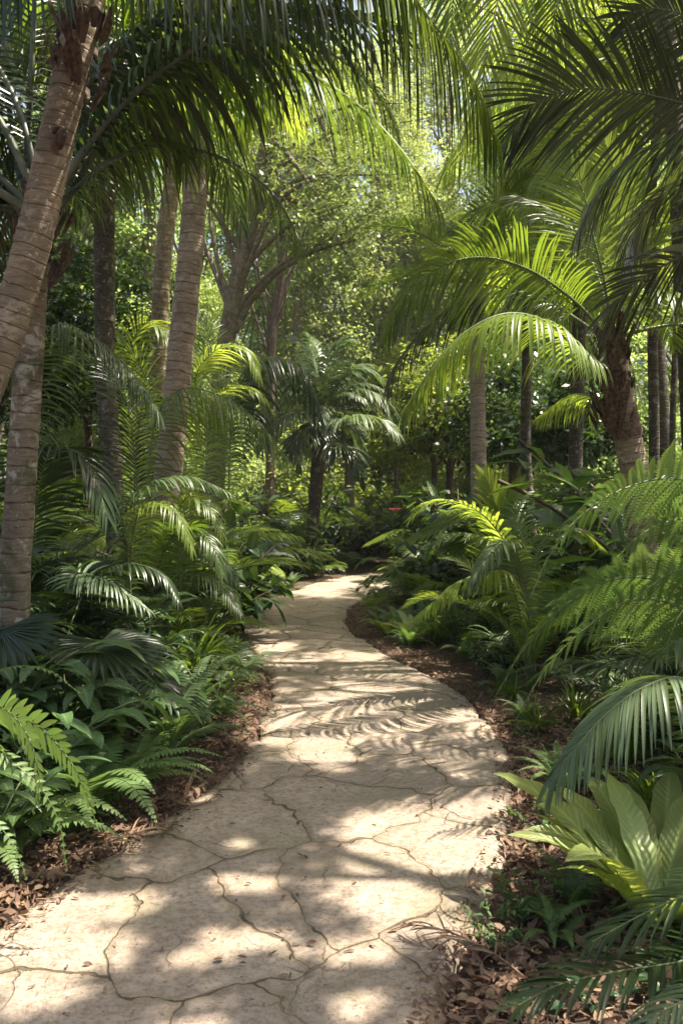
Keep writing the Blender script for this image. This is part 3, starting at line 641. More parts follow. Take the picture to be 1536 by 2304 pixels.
hf(rt, bs, [CR, (1345, 815, 7.0), (1290, 778, 6.7), (1225, 722, 6.4), (1135, 706, 6.2), (1040, 752, 6.1), (965, 840, 6.0), (915, 915, 6.0)], 'palm_lime', n=90, LL=.62, LW=.040, vee=-20, droop=2.4, **KW)
hf(rt, bs, [CR, (1300, 720, 7.6), (1200, 660, 8.), (1080, 665, 8.2), (980, 720, 8.3), (900, 810, 8.3), (868, 880, 8.3)], 'palm_dark', n=66, LL=.62, LW=.036, vee=-10, droop=1.6, **KW)
hf(rt, bs, [CR, (1350, 640, 7.6), (1290, 520, 8.), (1190, 455, 8.3), (1090, 470, 8.5), (1010, 530, 8.6)], 'palm_blue', n=60, LL=.62, LW=.036, vee=10, droop=1.2, **KW)
hf(rt, bs, [CR, (1360, 640, 7.3), (1330, 520, 7.4), (1310, 430, 7.5), (1260, 350, 7.6)], 'palm_lime', n=54, LL=.62, LW=.04, vee=10, droop=.5, side=np.array([.9, -.2, .2]), **KW)
hf(rt, bs, [CR, (1400, 640, 7.5), (1440, 520, 7.6), (1500, 420, 7.6), (1600, 380, 7.6)], 'palm_lime', n=54, LL=.62, LW=.04, vee=10, droop=.6, side=np.array([.3, -.5, .8]), **KW)
hf(rt, bs, [CR, (1420, 700, 7.2), (1480, 660, 7.0), (1560, 680, 6.8), (1640, 760, 6.7)], 'palm', n=54, LL=.6, LW=.034, vee=0, droop=1.6, **KW)
hf(rt, bs, [CR, (1390, 600, 7.7), (1390, 430, 7.9), (1350, 290, 8.)], 'palm_lime', n=50, LL=.6, LW=.04, vee=10, droop=.4, side=np.array([.9, -.3, .1]), **KW)
crown_of(rt, Vector(CR - bs), 'stiff', 1.7, 16, 'palm', 'stem', elevs=(80, 65, 45, 20), seed=14, skip=lambda x, y, e: y < -.1)
hf(rt, bs, [P(1420, 930, 7.4), (1360, 905, 7.6), (1290, 888, 7.8), (1215, 935, 8.)], 'palm_lime', n=40, LL=.42, LW=.034, vee=-15, droop=2.0, **KW)

# dark near fronds entering from the right: their palm stands just outside to the right
rt, bs, tp = px_trunk('coconut_palm', 'dark shaded palm outside the right edge whose spiky fronds hang into the upper right', [(2050, 1400), (2000, 900), (1950, 500), (1900, 300)], 5.2, (90, 82), 'bark_dark', ringp=.08, seed=23, seg=.03)
CR = P(1890, 260, 5.24)
KW = dict(s0=.14, a0=62, a1=22, S=6, jit=.06, rr=.014, fold=.3, lp='cycad')
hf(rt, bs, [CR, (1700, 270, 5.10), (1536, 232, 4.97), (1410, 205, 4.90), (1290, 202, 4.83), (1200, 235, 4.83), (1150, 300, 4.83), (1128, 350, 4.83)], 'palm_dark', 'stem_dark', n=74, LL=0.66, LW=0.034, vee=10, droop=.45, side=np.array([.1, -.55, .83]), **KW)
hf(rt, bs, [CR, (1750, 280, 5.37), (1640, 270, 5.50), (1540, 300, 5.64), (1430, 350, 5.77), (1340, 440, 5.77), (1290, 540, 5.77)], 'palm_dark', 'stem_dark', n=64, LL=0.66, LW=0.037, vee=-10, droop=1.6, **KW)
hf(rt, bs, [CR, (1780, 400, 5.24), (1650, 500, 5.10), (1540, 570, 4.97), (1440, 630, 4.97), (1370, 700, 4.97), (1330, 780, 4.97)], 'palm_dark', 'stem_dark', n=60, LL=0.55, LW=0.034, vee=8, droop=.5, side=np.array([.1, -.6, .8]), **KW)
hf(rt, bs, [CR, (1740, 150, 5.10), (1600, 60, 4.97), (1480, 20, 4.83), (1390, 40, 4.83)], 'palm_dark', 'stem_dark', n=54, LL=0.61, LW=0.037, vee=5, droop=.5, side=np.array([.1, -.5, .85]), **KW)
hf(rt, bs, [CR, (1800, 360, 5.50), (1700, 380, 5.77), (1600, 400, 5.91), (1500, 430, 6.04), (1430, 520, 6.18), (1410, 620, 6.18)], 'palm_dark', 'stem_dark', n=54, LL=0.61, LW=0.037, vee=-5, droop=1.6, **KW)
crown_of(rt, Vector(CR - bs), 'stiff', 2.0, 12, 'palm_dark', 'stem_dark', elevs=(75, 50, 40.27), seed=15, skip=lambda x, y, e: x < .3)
# tall bright palm fronds over the path at the top
rt, bs, tp = px_trunk('coconut_palm', 'tall palm whose bright backlit fronds hang from the top edge over the path', [(1560, 1150), (1540, 700), (1500, 100), (1440, -400)], 8.5, (44, 36), 'bark_dark', ringp=.1, seed=27, seg=.04)
CR = P(1420, -480, 8.5)
KW = dict(s0=.12, a0=62, a1=20, S=6, jit=.06, rr=.018, fold=.3)
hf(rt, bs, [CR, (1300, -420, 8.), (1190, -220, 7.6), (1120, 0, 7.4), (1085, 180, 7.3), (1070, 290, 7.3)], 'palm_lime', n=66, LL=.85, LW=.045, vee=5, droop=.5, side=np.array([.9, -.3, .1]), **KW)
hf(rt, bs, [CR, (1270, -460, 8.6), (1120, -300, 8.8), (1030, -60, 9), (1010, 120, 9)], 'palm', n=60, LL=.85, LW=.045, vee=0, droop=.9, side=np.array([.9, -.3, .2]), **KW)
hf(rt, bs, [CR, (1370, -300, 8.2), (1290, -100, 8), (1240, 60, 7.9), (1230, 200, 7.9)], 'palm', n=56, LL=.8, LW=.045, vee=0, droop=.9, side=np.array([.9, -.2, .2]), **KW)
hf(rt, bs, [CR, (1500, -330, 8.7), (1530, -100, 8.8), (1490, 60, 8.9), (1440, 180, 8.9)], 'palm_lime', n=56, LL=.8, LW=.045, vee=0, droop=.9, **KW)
crown_of(rt, Vector(CR - bs), 'coco', 3., 14, 'palm', 'stem', elevs=(75, 45, 20, -10), seed=16, skip=lambda x, y, e: y < 0)
rt, bs, tp = px_trunk('coconut_palm', 'mid height palm with loose yellow green fronds behind the dark spiky fronds', [(1290, 1150), (1300, 800), (1310, 450), (1290, 330)], 11.5, (34, 28), 'bark_dark', ringp=.1, seed=28, seg=.03)
crown_of(rt, Vector(P(1290, 310, 11.5) - bs), 'coco', 2.7, 30, 'palm_lime', 'stem', elevs=(80, 60, 40, 15, -15, -40), seed=17)
rt, bs, tp = px_trunk('coconut_palm', 'farther palm with drooping bright fronds near the top right corner', [(1500, 1150), (1480, 800), (1440, 450), (1400, 160)], 13.5, (34, 28), 'bark_dark', ringp=.1, seed=29, seg=.03)
crown_of(rt, Vector(P(1400, 120, 13.5) - bs), 'coco', 3.2, 26, 'palm_lime', 'stem', elevs=(80, 55, 35, 10, -20), seed=18)

# 8 / 9 palms where the path turns
rt, bs, tp = px_trunk('date_palm', 'palm with dark leaning trunk and full blue green crown where the path turns', [(700, 1228), (705, 1160), (712, 1080), (722, 980), (726, 950)], 20., (25, 34), 'bark_dark', ringp=.12, seed=31)
CR = P(728, 935, 20.00)
KW = dict(s0=.16, a0=66, a1=20, S=4, jit=.06, rr=.03, fold=.3)
hf(rt, bs, [CR, (650, 850, 18.82), (600, 800, 18.24), (640, 815, 17.65), (700, 880, 17.18), (726, 950, 17.06)][0:1] + [(690, 850, 19.41), (640, 810, 18.82), (585, 815, 18.35), (560, 870, 18.12), (556, 930, 18.12)], 'palm_dark', n=44, LL=1.15, LW=.09, vee=-15, droop=2., **KW)
for pts, lf in (([(715, 850, 20.00), (690, 780, 20.24), (640, 765, 20.35)], 'palm_blue'), ([(735, 850, 20.00), (745, 780, 20.24), (790, 765, 20.59)], 'palm_blue'), ([(760, 860, 20.00), (810, 830, 20.00), (860, 850, 20.00)], 'palm_blue'),
                ([(770, 900, 19.76), (820, 880, 19.53), (865, 900, 19.29), (880, 950, 19.18)], 'palm_blue'), ([(770, 945, 18.82), (810, 935, 18.35), (860, 945, 18.12), (892, 975, 18.00)], 'palm_blue'), ([(690, 930, 18.82), (650, 930, 18.35), (610, 960, 18.12), (590, 1010, 18.00)], 'palm_dark'),
                ([(700, 960, 18.82), (670, 980, 18.47), (650, 1020, 18.24)], 'palm_dark'), ([(745, 990, 18.82), (790, 1010, 18.47), (810, 1060, 18.24)], 'palm_dark'), ([(722, 850, 20.59), (715, 790, 21.18), (690, 750, 21.76)], 'palm')):
    hf(rt, bs, [CR] + pts, lf, n=40, LL=.85, LW=.08, vee=0, droop=1.4, **KW)
crown_of(rt, Vector(CR - bs), 'far', 1.8, 22, 'palm_blue', 'stem', elevs=(80, 60, 40, 15, -10), seed=19)
rt, bs, tp = px_trunk('date_palm', 'small shaggy palm behind and right of the palm at the path turn', [(786, 1180), (786, 1060), (784, 990)], 26., (20, 24), 'bark_warm', ringp=.14, seed=33)
crown_of(rt, Vector(P(784, 965, 26.) - bs), 'far', 2.0, 26, 'palm_dark', 'stem', elevs=(75, 50, 25, 0, -20), seed=20)

# ================================================================== UNDERSTORY PALMS whose fronds rise from the ground
def uspalm(label, bpx, Y, fronds, leaf, extra=6, L=1.5, seed=0, style='stiff', group=None, name='understory_palm', **kw):
    base = P(bpx, 1200, Y); base[2] = gz1(base[0], base[1])
    root = thing(name, label, 'palm', base, group); K = dict(s0=.32, a0=66, a1=20, S=5, jit=.06, rr=.014, fold=.3, vee=5, droop=1.2, n=52, LL=.5, LW=.034); K.update(kw)
    r = np.random.default_rng(seed)
    for f in fronds:
        lf = leaf; k2 = dict(K)
        if isinstance(f, tuple): f, lf, d = f; k2.update(d)
        b0 = base + np.array([(r.random() - .5) * .12, (r.random() - .5) * .12, .02])
        hf(root, base, [b0] + list(f), lf, 'stem', **k2)
    crown_of(root, (0, 0, .05), style, L, extra, leaf, 'stem', elevs=(82, 70, 55, 40), seed=seed + 40, skip=lambda x, y, e: y < -.3 and e < 60)
    return root
uspalm('blue grey palm with a long drooping frond left of the ringed grey palm', 60, 7.4, [([(60, 950, 7.36), (110, 745, 7.13), (200, 752, 6.90), (290, 830, 6.79), (355, 925, 6.67)], 'palm_blue', dict(s0=.42, n=70, LL=.52, vee=-20, droop=2.0)), ([(30, 1000, 7.36), (20, 820, 7.36), (-60, 760, 7.36), (-160, 800, 7.36)], 'palm_dark', {}), ([(90, 1090, 6.90), (150, 1010, 6.67), (210, 1060, 6.55), (240, 1160, 6.44)], 'palm_dark', dict(s0=.4, LW=.05))], 'palm_dark', 8, 1.7, 1)
uspalm('dark palm with a long weeping frond just right of the ringed grey palm', 330, 8.6, [([(340, 1000, 8.6), (400, 880, 8.5), (500, 892, 8.3), (580, 950, 8.1), (650, 1035, 8.)], 'palm', dict(s0=.4, n=66, LL=.7, vee=-25, droop=2.2)), ([(300, 1000, 9), (270, 860, 9.2), (210, 800, 9.3), (140, 830, 9.4)], 'palm_dark', dict(LL=.6))], 'palm', 8, 2., 2)
uspalm('palm with dark weeping frond reaching toward the path turn', 520, 12.6, [([(520, 980, 12.6), (560, 830, 12.6), (630, 805, 12.4), (695, 860, 12.2), (728, 950, 12.)], 'palm_dark', dict(s0=.4, n=60, LL=.95, LW=.06, vee=-25, droop=2.2)), ([(510, 950, 13), (500, 850, 13), (440, 800, 13), (380, 830, 13)], 'palm', dict(LL=.8))], 'palm_dark', 8, 2.2, 3, style='far')
uspalm('yellow green palm with sunlit tan frond behind the ringed grey palm', 470, 11.8, [([(460, 950, 11.8), (440, 850, 11.8), (490, 785, 11.6), (550, 782, 11.4), (580, 840, 11.3)], 'palm_lime', dict(s0=.4, LL=.6, LW=.055, vee=-5, droop=1.3)), ([(480, 900, 12), (470, 760, 12.1), (440, 690, 12.2)], 'palm', dict(LL=.7)), ([(470, 960, 12), (500, 880, 11.6), (560, 870, 11.4), (610, 920, 11.3)], 'palm_lime', dict(LL=.6, vee=-5))], 'palm_lime', 7, 2.0, 4, style='far')
uspalm('bright lime green palm between the dark trunk and the ringed grey palm', 300, 12.4, [([(300, 950, 12.4), (290, 800, 12.4), (330, 725, 12.2), (380, 760, 12), (398, 830, 11.9)], 'palm_lime', dict(s0=.4, LL=.7, LW=.055)), ([(290, 900, 12.6), (270, 760, 12.7), (220, 690, 12.8)], 'palm', dict(LL=.7)), ([(310, 980, 12.2), (330, 880, 12), (300, 800, 11.9), (260, 790, 11.8)], 'palm_lime', dict(LL=.6))], 'palm_lime', 8, 2.4, 5, style='far')
uspalm('low palm with pale pinkish topped frond below the ringed grey palm', 290, 7., [([(290, 1180, 7), (330, 1095, 6.9), (420, 1072, 6.8), (510, 1105, 6.7)], 'palm_blue', dict(s0=.35, LL=.32, LW=.036, vee=-8, droop=1.2, n=44)), ([(300, 1200, 7), (350, 1128, 6.8), (400, 1160, 6.6), (432, 1235, 6.5)], 'palm_lime', dict(s0=.35, LL=.3, vee=-5, n=44)), ([(280, 1180, 7), (230, 1110, 7), (160, 1120, 7)], 'palm_dark', dict(LL=.36))], 'palm_dark', 9, 1.1, 6)
uspalm('low yellow green palm fanning out at the foot of the ringed grey palm', 400, 8., [([(400, 1200, 8), (420, 1120, 7.9), (470, 1140, 7.7), (500, 1200, 7.6)], 'palm_lime', dict(LL=.34, n=40)), ([(400, 1180, 8), (390, 1120, 8), (350, 1120, 8), (320, 1180, 8)], 'palm_lime', dict(LL=.34, n=40)), ([(410, 1220, 7.8), (440, 1190, 7.6), (480, 1230, 7.4), (500, 1290, 7.3)], 'palm', dict(LL=.3, n=40))], 'palm', 8, 1.0, 7)
uspalm('small dark palm with spreading fronds on the left bank above the ginger leaves', 200, 6.3, [([(210, 1330, 6.2), (280, 1270, 6.1), (360, 1290, 6.), (400, 1350, 5.9)], 'palm_dark', dict(LL=.26, n=36, LW=.036, vee=-5)), ([(190, 1330, 6.2), (170, 1290, 6.2), (240, 1310, 6.), (330, 1370, 5.8)], 'palm_blue', dict(LL=.28, n=36, LW=.036, vee=-5)), ([(190, 1320, 6.3), (140, 1280, 6.3), (90, 1310, 6.3)], 'palm_dark', dict(LL=.26, n=36))], 'palm_dark', 8, .8, 8)
uspalm('small grey green palm with striped fronds left of the path below the yellow fan palm', 400, 8.6, [([(400, 1300, 8.5), (430, 1235, 8.4), (490, 1250, 8.2), (530, 1310, 8.1)], 'palm_blue', dict(LL=.36, n=36, LW=.042, vee=0)), ([(390, 1300, 8.5), (350, 1240, 8.5), (300, 1260, 8.5)], 'palm_blue', dict(LL=.34, n=36)), ([(410, 1310, 8.3), (440, 1290, 8.1), (500, 1320, 7.9), (540, 1380, 7.7)], 'palm', dict(LL=.3, n=36))], 'palm_blue', 7, .9, 9)
# right bank
uspalm('cycad like palm with a glowing yellow green arched frond on the right bank', 1190, 7.4, [([(1175, 1290, 7.3), (1130, 1210, 7.2), (1075, 1150, 7.1), (1010, 1128, 7.), (960, 1135, 6.9), (925, 1165, 6.9)], 'palm_lime', dict(s0=.28, LL=.30, LW=.052, vee=12, droop=.8, n=42, a1=35)), ([(1150, 1310, 7.), (1100, 1290, 6.8), (1030, 1310, 6.7), (970, 1360, 6.6), (940, 1385, 6.6)], 'palm_lime', dict(s0=.3, LL=.26, LW=.045, vee=-15, droop=1.7, n=42)), ([(1170, 1290, 7.1), (1150, 1220, 6.9), (1110, 1235, 6.7), (1060, 1310, 6.5)], 'palm_blue', dict(LL=.28, n=34, LW=.055, vee=-5)), ([(1160, 1270, 7.3), (1100, 1220, 7.2), (1030, 1200, 7.1), (950, 1235, 7.)], 'palm_blue', dict(LL=.28, n=36, LW=.05)), ([(1200, 1280, 7.5), (1230, 1210, 7.6), (1290, 1190, 7.7), (1350, 1230, 7.8)], 'palm', dict(LL=.3, n=36)), ([(1180, 1250, 7.6), (1160, 1160, 7.8), (1190, 1110, 8.)], 'palm', dict(LL=.3, n=36))], 'palm', 8, 1.1, 10)
uspalm('upright bright green cycad frond standing at the foot of the light grey palm trunk', 1130, 9.2, [([(1120, 1200, 9.2), (1112, 1130, 9.2), (1090, 1068, 9.2)], 'palm_lime', dict(s0=.2, LL=.42, LW=.05, vee=5, droop=.2, n=44, side=np.array([1., 0, .05]))), ([(1130, 1200, 9.2), (1150, 1130, 9.2), (1175, 1090, 9.2)], 'palm_lime', dict(s0=.2, LL=.36, LW=.05, n=40, droop=.3, side=np.array([1., 0, .05]))), ([(1110, 1200, 9.), (1060, 1150, 8.9), (1000, 1150, 8.8)], 'palm', dict(LL=.36, n=40))], 'palm_lime', 6, 1.2, 11)
uspalm('grey green palm with long hanging frond low at the right edge', 1640, 3.3, [([(1600, 1640, 3.2), (1540, 1530, 3.1), (1450, 1545, 3.0), (1360, 1610, 2.95), (1290, 1690, 2.9), (1240, 1760, 2.9)], 'palm_blue', dict(s0=.36, LL=.32, LW=.027, vee=-8, droop=1.3, n=62, rr=.008, S=7)), ([(1620, 1640, 3.4), (1600, 1500, 3.5), (1540, 1440, 3.5), (1470, 1480, 3.4), (1430, 1560, 3.4)], 'palm_blue', dict(s0=.4, LL=.26, LW=.024, n=40, rr=.007)), ([(1640, 1600, 3.5), (1660, 1480, 3.6), (1600, 1400, 3.6)], 'palm', dict(LL=.26, rr=.007)), ([(1700, 1560, 3.6), (1760, 1460, 3.8), (1850, 1500, 4.)], 'palm_blue', dict(LL=.26, rr=.007)), ([(1640, 1620, 3.6), (1580, 1560, 3.9), (1520, 1580, 4.1)], 'palm', dict(LL=.22, rr=.006))], 'palm_blue', 0, .9, 12)
uspalm('dark teal palm with broad flat fronds in the bottom right corner', 1900, 2.5, [([(1800, 2230, 2.45), (1640, 2150, 2.4), (1500, 2170, 2.35), (1380, 2188, 2.3), (1260, 2215, 2.25), (1165, 2262, 2.2)], 'palm_dark', dict(s0=.2, LL=.235, LW=.026, vee=6, droop=.55, n=38, rr=.006, S=7, a0=72, a1=25)), ([(1850, 2100, 2.5), (1700, 1990, 2.45), (1560, 2010, 2.4), (1440, 2060, 2.38), (1330, 2120, 2.36)], 'palm_dark', dict(s0=.3, LL=.22, LW=.020, vee=6, droop=.6, n=36, rr=.006, S=7)), ([(1800, 2300, 2.3), (1650, 2230, 2.2), (1520, 2260, 2.1), (1420, 2330, 2.05)], 'palm_blue', dict(s0=.3, LL=.2, LW=.02, n=34, rr=.006, S=7))], 'palm_dark', 0, .8, 13)

# ================================================================== UNDERSTORY PLANTS
def comp_sword(r, L=.55, leaf='fern', **k):
    m = MB(); C = arch(L * (.8 + .4 * r.random()), 50 + 30 * r.random(), 85 + 35 * r.random(), 22, bend=(r.random() - .5) * .5)
    frond(m, C, n=34, s0=.12, LL=.085 * L / .55, LW=.021 * L / .55, a0=86, a1=55, vee=-4, droop=.25, lp='fern', prof='fern', S=2, across=1, rr=.0035, jit=.05, r=r, tube_s=4)
    return 'frond', m, [M[leaf], M['stem']]
def comp_tree_fern(r, L=1.0, leaf='fern', low=False, **k):
    m = MB(); C = arch(L * (.85 + .3 * r.random()), 48 + 30 * r.random(), 75 + 30 * r.random(), 20, bend=(r.random() - .5) * .4)
    fern2(m, C, n=16 if low else 22, s0=.22, LL=.27 * L, tp=PT_LOW if low else PT, r=r, rr=.007)
    return 'frond', m, [M[leaf], M['stem']]
def comp_palm(r, L=1.0, leaf='palm', **k):
    m = MB(); C = arch(L * (.8 + .4 * r.random()), 60 + 25 * r.random(), 70 + 35 * r.random(), 20, bend=(r.random() - .5) * .4)
    frond(m, C, n=24, s0=.34, LL=.30 * L, LW=.034 * L, a0=66, a1=25, vee=8, droop=.9, S=4, across=2, rr=.008, r=r, tube_s=4)
    return 'frond', m, [M[leaf], M['stem']]
def comp_fan(r, L=.8, leaf='palm', **k):
    m = MB(); C = arch(L * (.7 + .5 * r.random()), 60 + 22 * r.random(), 40 + 30 * r.random(), 12, bend=(r.random() - .5) * .3); T = C[-1] - C[-2]
    tube(m, C, .006, 4, 1); ax = nrm(T + np.array([.3, 0, -.2])); fan(m, C[-1], ax, np.array([-.1, 0, 1.]) + .3 * (r.random(3) - .5), Rr=.42 * L / .8, n=30, W=.046 * L / .8, spread=125, droop=.7, r=r)
    return 'fan_leaf', m, [M[leaf], M['stem']]
def comp_strap(r, L=.58, leaf='broad_pale', W=.105, **k):
    m = MB(); e = R(2 + 62 * r.random()); n = 1
    ribbons(m, np.array([[.02, 0, 0]]), np.array([[math.cos(e), (r.random() - .5) * .2, math.sin(e)]]), np.array([[-math.sin(e), 0, math.cos(e)]]), [L * (.75 + .4 * r.random())], [W * (.8 + .3 * r.random())], [1.1 + 1.0 * r.random()], S=14, fold=.16, prof='strap', wave=.16, twist=.8, r=r, stiff=.6)
    return 'leaf', m, [M[leaf]]
def comp_grass(r, L=.5, leaf='grassy', W=.02, **k):
    m = MB(); n = 9; az = (r.random(n) - .5) * 1.4; e = np.radians(45 + 38 * r.random(n))
    ribbons(m, np.stack([.03 * r.random(n), .05 * (r.random(n) - .5), 0 * az], 1), np.stack([np.cos(az) * np.cos(e), np.sin(az) * np.cos(e), np.sin(e)], 1), np.stack([-np.sin(e), 0 * e, np.cos(e)], 1), L * (.7 + .5 * r.random(n)), W * (.8 + .5 * r.random(n)), 1.8 + 1.2 * r.random(n), S=9, fold=.3, prof='grass', twist=1., r=r)
    return 'leaf_tuft', m, [M[leaf]]
def comp_ginger(r, L=.8, leaf='broad', W=.085, **k):
    m = MB(); H = L * (.7 + .5 * r.random()); C = arch(H, 82 - 15 * r.random(), 40 + 25 * r.random(), 14, bend=(r.random() - .5) * .4); tube(m, C, .006, 5, 1)
    n = 7; u = np.linspace(.25, 1, n); I = np.stack([np.interp(u, np.linspace(0, 1, 14), C[:, q]) for q in range(3)], 1)
    T = nrm(np.gradient(C, axis=0)); Ti = nrm(np.stack([np.interp(u, np.linspace(0, 1, 14), T[:, q]) for q in range(3)], 1))
    sg = np.where(np.arange(n) % 2, 1, -1)[:, None]; sd = np.array([0, 1., 0]) * sg
    D = Ti * .7 + sd * .7 + (r.random((n, 3)) - .5) * .35; D[-1] = Ti[-1]
    ribbons(m, I, D, np.tile([0, 0, 1.], (n, 1)) + (r.random((n, 3)) - .5) * .3, .46 * L * (.8 + .4 * r.random(n)), W * 1.2 * (.8 + .4 * r.random(n)), .9 + .8 * r.random(n), S=7, fold=.22, prof='broad', wave=.10, r=r)
    return 'leafy_stem', m, [M[leaf], M['stem']]
def comp_lobed(r, L=.7, leaf='broad', **k):
    m = MB(); C = arch(L * (.8 + .4 * r.random()), 60 + 22 * r.random(), 45 + 20 * r.random(), 10); tube(m, C, .006, 5, 1)
    B = C[-1] + arch(.36 * L / .7, -5 - 20 * r.random(), 55, 12)
    frond(m, B, n=9, s0=.02, LL=.17 * L / .7, LW=.075 * L / .7, a0=95, a1=30, vee=5, droop=.6, lp='cycad', prof='broad', S=4, across=2, fold=.15, rr=.004, r=r, jit=.08)
    return 'lobed_leaf', m, [M[leaf], M['stem']]
def comp_bush(r, L=.7, leaf='broad_dark', **k):
    m = MB(); H = L * (.6 + .6 * r.random()); C = arch(H, 75 - 30 * r.random(), 20 + 20 * r.random(), 10, bend=(r.random() - .5)); tube(m, C, .006, 4, 1)
    n = 26; u = .2 + .8 * r.random(n); I = np.stack([np.interp(u, np.linspace(0, 1, 10), C[:, q]) for q in range(3)], 1) + (r.random((n, 3)) - .5) * .16 * L
    D = r.random((n, 3)) - .5; D[:, 2] = D[:, 2] * .5; D[:, 0] += .2
    ribbons(m, I, D, np.tile([0, 0, 1.], (n, 1)) + (r.random((n, 3)) - .5) * .8, .13 * L / .7 * (.7 + .6 * r.random(n)), .055 * L / .7, .6, S=3, fold=.2, prof='broad', r=r)
    return 'leafy_branch', m, [M[leaf], M['bark_twig']]
KINDS = {  # kind: (component maker, how many, default args)
 'sword_fern': (comp_sword, 15, dict(L=.55)), 'tree_fern': (comp_tree_fern, 10, dict(L=1.0)), 'small_palm': (comp_palm, 10, dict(L=1.0)),
 'fan_palm': (comp_fan, 8, dict(L=.8)), 'birds_nest_fern': (comp_strap, 24, dict(L=.58)), 'strap_grass': (comp_grass, 12, dict(L=.5)),
 'ginger_plant': (comp_ginger, 8, dict(L=.8)), 'split_leaf_plant': (comp_lobed, 9, dict(L=.7)), 'leafy_shrub': (comp_bush, 14, dict(L=.8)),
}
PM = {}
def comp_mesh(kind, leaf, v):
    key = (kind, leaf, v)
    if key not in PM:
        fn, n, kw = KINDS[kind]; r = np.random.default_rng(1000 + v * 31 + sum(map(ord, kind + leaf)))
        nm, m, mats = fn(r, leaf=leaf, **kw); PM[key] = (nm, m.mesh(nm, mats))
    return PM[key]
def merged_mesh(kind, leaf, v):
    key = ('m', kind, leaf, v)
    if key not in PM:
        fn, n, kw = KINDS[kind]; r = np.random.default_rng(5000 + v * 17 + sum(map(ord, kind + leaf))); M0 = MB()
        for k in range(n):
            nm, m, mats = fn(r, leaf=leaf, **(dict(kw, low=True) if kind == 'tree_fern' else kw)); vv, ff, aa, mm = m.arrays(); a = k * 2.39996 + r.random() * .6; c, s = math.cos(a), math.sin(a); sc = .75 + .4 * r.random()
            vv = np.stack([vv[:, 0] * c - vv[:, 1] * s, vv[:, 0] * s + vv[:, 1] * c, vv[:, 2]], 1) * sc
            M0.v.append(vv); M0.f.append(ff + M0.n); M0.a.append(aa); M0.m.append(mm); M0.n += len(vv)
        PM[key] = M0.mesh(kind, mats)
    return PM[key]
def plant(kind, x, y, size=1.0, leaf='fern', label='', group=None, cat=None, seed=0, parts=True, n=None, z=None):
    cat = cat or kind.replace('_', ' ')
    zz = gz1(x, y) if z is None else z
    r = np.random.default_rng(seed + 99)
    if not parts:
        o = link(kind, merged_mesh(kind, leaf, seed % 3), None, (x, y, zz - .01), r.random() * 6.28, size); return tag(o, label, cat, group, 'thing')
    root = thing(kind, label, cat, (x, y, zz - .01), group, r.random() * 6.28)
    cnt = n or KINDS[kind][1]
    for k in range(cnt):
        nm, me = comp_mesh(kind, leaf, k % 5)
        link(nm, me, root, ((r.random() - .5) * .06, (r.random() - .5) * .06, 0), k * 2.39996 + r.random() * .5, size * (.75 + .4 * r.random()), tilt=(r.random() - .5) * .35)
    return root
def pp(kind, px, py, size, leaf, label, Y=None, **kw):
    """plant whose foot is at pixel (px,py) on the ground"""
    Y = Y or GY(py); plant(kind, (px - CX) / F * Y, Y, size, leaf, label, **kw)

# --- left bank, near
pp('sword_fern', 205, 1850, 1.5, 'fern', 'bright sword fern arching over the soil beside the path on the near left', seed=1, n=18)
pp('sword_fern', -30, 1960, 1.5, 'fern', 'sword fern hanging low in the left edge of the view, nearest of the left ferns', seed=2)
pp('sword_fern', 370, 1725, 1.35, 'fern_blue', 'grey green fern with soft fronds at the soil strip below the ginger leaves', seed=3)
pp('sword_fern', 100, 1680, 1.5, 'fern', 'light green fern between the ginger leaves and the near left sword fern', seed=4)
pp('sword_fern', 270, 1640, 1.0, 'fern', 'small upright fern just behind the grey green fern', seed=5)
pp('ginger_plant', 150, 1720, .95, 'broad_mid', 'ginger plant with broad veined green leaves rising above the light green fern', seed=6, n=9)
pp('ginger_plant', 20, 1760, .95, 'broad_mid', 'ginger plant with wide blue green leaves at the left edge', seed=7, n=9)
pp('ginger_plant', 40, 1580, 1.1, 'broad_mid', 'tall ginger plant at the foot of the lichen covered trunk', seed=8)
pp('ginger_plant', 250, 1560, 1.0, 'broad_mid', 'ginger plant with long arched leaves left of the strap grass clump', seed=9)
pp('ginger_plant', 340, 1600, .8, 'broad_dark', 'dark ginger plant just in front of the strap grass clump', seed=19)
pp('strap_grass', 440, 1540, 1.35, 'grassy', 'clump of glossy strap grass bulging toward the path edge', seed=10, n=18)
pp('strap_grass', 520, 1500, .8, 'grassy', 'small strap grass clump touching the path edge behind the big clump', seed=11)
pp('sword_fern', 290, 1790, 1.1, 'fern', 'bright fern whose tips reach the path edge beside the near left sword fern', seed=12)
pp('sword_fern', 430, 1650, 1.1, 'fern_blue', 'soft fern on the soil strip before the strap grass clump', seed=13)
pp('ginger_plant', 90, 1830, .85, 'broad_mid', 'lower ginger plant with light veined leaves over the nearest left ferns', seed=14, n=7)
